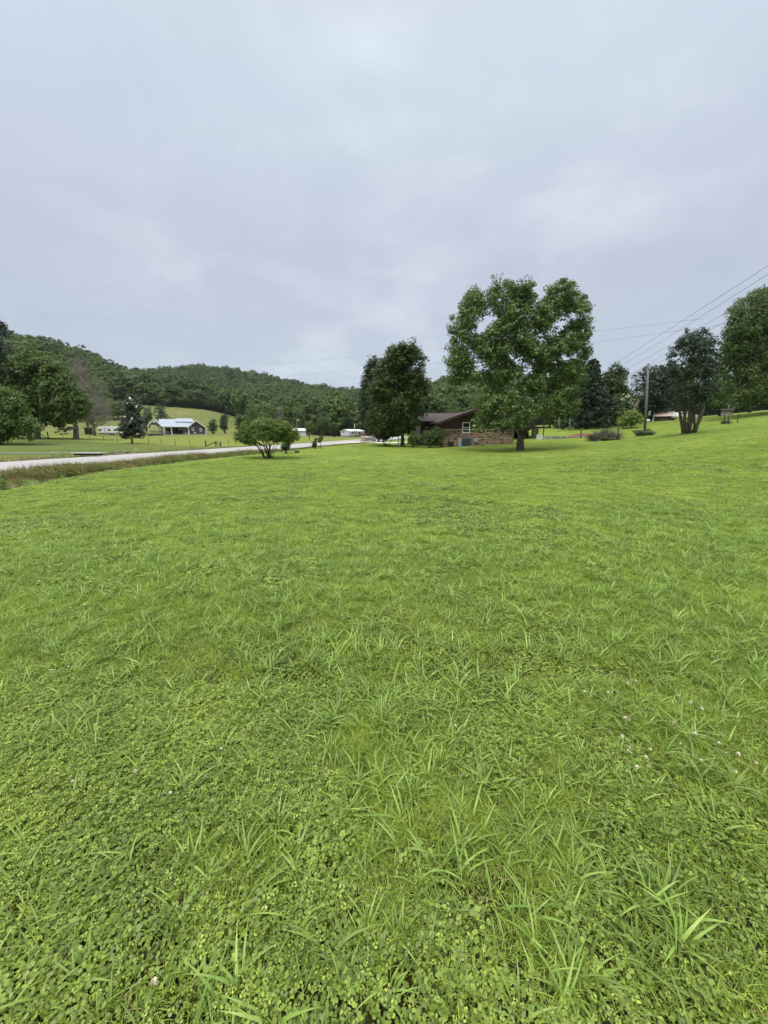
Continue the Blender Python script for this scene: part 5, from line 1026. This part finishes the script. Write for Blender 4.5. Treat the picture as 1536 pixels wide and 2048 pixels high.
# --- fence, gate and posts along the field
FPX = [(5, 73), (60, 69), (126, 65), (181, 60), (208, 57.5), (235, 55), (298, 50.5), (323, 49), (351, 48), (380, 47), (458, 47.3), (472, 48), (500, 50)]
fe = ground(126, 65); fn = empty('wire_fence', fe, 0, 'wire fence on thin metal posts along the edge of the yellow green field', 'fence'); tops = []
for px, Y in FPX:
    a = ground(px, Y) - fe; MB().box(a.x - .02, a.x + .02, a.y - .02, a.y + .02, a.z - .3, a.z + .78).build('post', 'rust_metal', fn); tops.append(a)
for h in (.3, .52, .72): MB().tube([tuple(a + Vector((0, -.04, h))) for a in tops], .006, 4).build('wire', 'wire_grey', fn)
gp = [ground(412, 46.2), ground(432, 46), ground(441.5, 46)]; ga = empty('fence_brace', gp[0], 0, 'dark timber gate posts with diagonal braces at the road edge', 'fence'); o = gp[0]
hp = [Zp(881, 46) - gp[0].z, Zp(882, 46) - gp[1].z, Zp(883, 46) - gp[2].z]
for g_, h in zip(gp, hp): a = g_ - o; MB().tube([(a.x, a.y, a.z - .3), (a.x, a.y, a.z + h)], .075, 8).build('post', 'fence_wood', ga)
b0, b1, b2 = [g_ - o for g_ in gp]; MB().tube([(b0.x, b0.y, b0.z + .06), (b1.x, b1.y, b1.z + hp[1] * .8)], .05, 6).build('brace', 'fence_wood', ga); MB().tube([(b1.x, b1.y, b1.z + hp[1] * .8), (b2.x, b2.y, b2.z + .06)], .05, 6).build('brace', 'fence_wood', ga)
g0 = ground(98, 62); lr = empty('fence_rail', g0, 0, 'short dark post with a leaning rail between the two oak trunks', 'fence post'); MB().tube([(0, 0, -.2), (-.1, 0, 1.15)], .09, 8).build('post', 'fence_wood', lr); e = at(81, 869, 62) - g0; MB().tube([(0, 0, .12), tuple(e)], .06, 6).build('rail', 'fence_wood', lr)
# roadside bits
def slab(px0, py0, px1, py1, Y, th, mat, name, label, cat, wd=.5, z=.2):
    a = at(px0, py0, Y); b_ = at(px1, py1, Y); o = empty(name, a, math.atan2(b_.y - a.y, b_.x - a.x), label, cat); l = (b_ - a).length; MB().box(0, l, -wd / 2, wd / 2, -th, 0).build('slab', mat, o, bevel=.02); MB().box(.1, l - .1, -wd / 2 + .15, wd / 2, -th - .12, -th).build('mouth_shade', 'dark_metal', o); return o  # dark box under the slab stands in for the shade of the gap
ys = 25.2
slab(146, 905.5, 203, 908.5, 25.5, .04, 'concrete', 'culvert_slab', 'pale concrete culvert slab over a dark gap by the gravel path', 'slab')
g0 = ground(235, 29); ck = MB()
for i in range(9): ck.box(-.85 + i * .19, -.85 + i * .19 + .17, -.1, .1, -.1, .05 + .03 * (i % 3))
tag(ck.build('stone_edging', 'rust_metal', None, g0, bevel=.02), 'low dark stone edging beside the gravel path', 'edging')
post('marker_post', 272, 31, 897.5, .035, 'cream_paint', 'short pale marker post where the gravel path meets the road', 'post')
g0 = ground(594, 29.5); mm = empty('utility_box', g0, 0, 'low dark box in the grass right of the small dark shrub', 'utility box'); MB().box(-.16, .16, -.12, .12, -.05, .12).build('box', 'dark_metal', mm, bevel=.02); MB().box(-.18, .18, -.14, .14, .12, .15).build('lid', 'rust_metal', mm)
for px, Y, s__ in ((619, 75, 'dark mailbox on a post across the road from the saplings'),):
    g0 = ground(px, Y); mb = empty('mailbox', g0, 0, s__, 'mailbox'); MB().box(-.05, .05, -.05, .05, -.2, 1.0).build('post', 'fence_wood', mb); MB().box(-.28, .28, -.14, .14, .98, 1.12).tube([(-.28, 0, 1.12), (.28, 0, 1.12)], .14, 12).build('box', 'dark_metal', mb)
post('road_sign_post', 657, 78, 873, .05, 'grey_metal', 'thin grey post on the verge before the gravel lane', 'post')
post('boundary_post', 797, 45, 872, .06, 'cream_paint', 'white post standing left of the shade tree trunk', 'post')
# pale stone wall by the end of the drive
def rocks(name, px0, px1, Y, h, n, rs, label, cat, seed, mat='rock', rows=3):
    rng = np.random.default_rng(seed); a, b_ = ground(px0, Y), ground(px1, Y + 1); o = empty(name, a, 0, label, cat); m_ = bmesh.new()
    for i in range(n):
        t_ = rng.random(); p_ = (b_ - a) * t_; z = rng.random() * h; mtx = Matrix.Translation((p_.x, p_.y + rng.uniform(-.3, .5), p_.z + z)) @ Matrix.Rotation(rng.uniform(0, 3), 4, 'Z') @ Matrix.Diagonal((rng.uniform(.7, 1.5) * rs, rng.uniform(.6, 1) * rs, rng.uniform(.5, .9) * rs, 1)); bmesh.ops.create_icosphere(m_, subdivisions=1, radius=1, matrix=mtx)
    for v_ in m_.verts: v_.co += Vector(rng.normal(size=3)) * rs * .09
    me = bpy.data.meshes.new('stones'); m_.to_mesh(me); m_.free(); me.materials.append(MT[mat]); link('stones', me, o); return o
rocks('stone_wall', 724, 750, 62, .75, 110, .26, 'pale heap-like stone wall where the drive leaves the road', 'stone wall', 5)
rng = np.random.default_rng(77)
RP = [(28, .88), (50, .8), (70, .92), (95, .85), (108, .95), (155, .9), (170, .8), (205, .93), (222, .85), (232, .9), (262, .86)]
for i, (px, t_) in enumerate(RP):
    Y = 9.5 + px * .03; xn = RN + RB * Y
    for _ in range(4): Yc = Y; x = xn + (float(np.interp(Y, LE[:, 1], LE[:, 0])) - xn) * t_; Y = (x / (px - 768)) * F * .99; xn = RN + RB * Y
    m_ = bmesh.new(); s = rng.uniform(.07, .15); bmesh.ops.create_icosphere(m_, subdivisions=2, radius=1, matrix=Matrix.Diagonal((s * 1.5, s, s * .6, 1)))
    for v_ in m_.verts: v_.co += Vector(rng.normal(size=3)) * s * .1
    me = bpy.data.meshes.new('ditch_rock'); m_.to_mesh(me); m_.free(); me.materials.append(MT['brown_rock']); o = link('ditch_rock', me, None, (x, Y, gz(x, Y) + s * .2), rng.uniform(0, 3)); tag(o, 'rough grey brown rock lying in the roadside ditch', 'rock', 'rocks in the roadside ditch')
# ------------------------------------------------------------------ haze: a closed box of even, thin air
hz = MB().box(-760, 760, -300, 1080, -60, 190); m, t = newmat('haze_air'); o = nd('ShaderNodeOutputMaterial', t); pv = nd('ShaderNodeVolumePrincipled', t)
pv.inputs['Color'].default_value = (0.86, 0.92, 1.0, 1); pv.inputs['Density'].default_value = 0.00009; pv.inputs['Anisotropy'].default_value = 0.2; t.links.new(pv.outputs[0], o.inputs['Volume'])
HAZE = True
if HAZE: tag(hz.build('haze', 'haze_air'), 'thin pale air between the near lawn and the far ridge', kind='stuff')
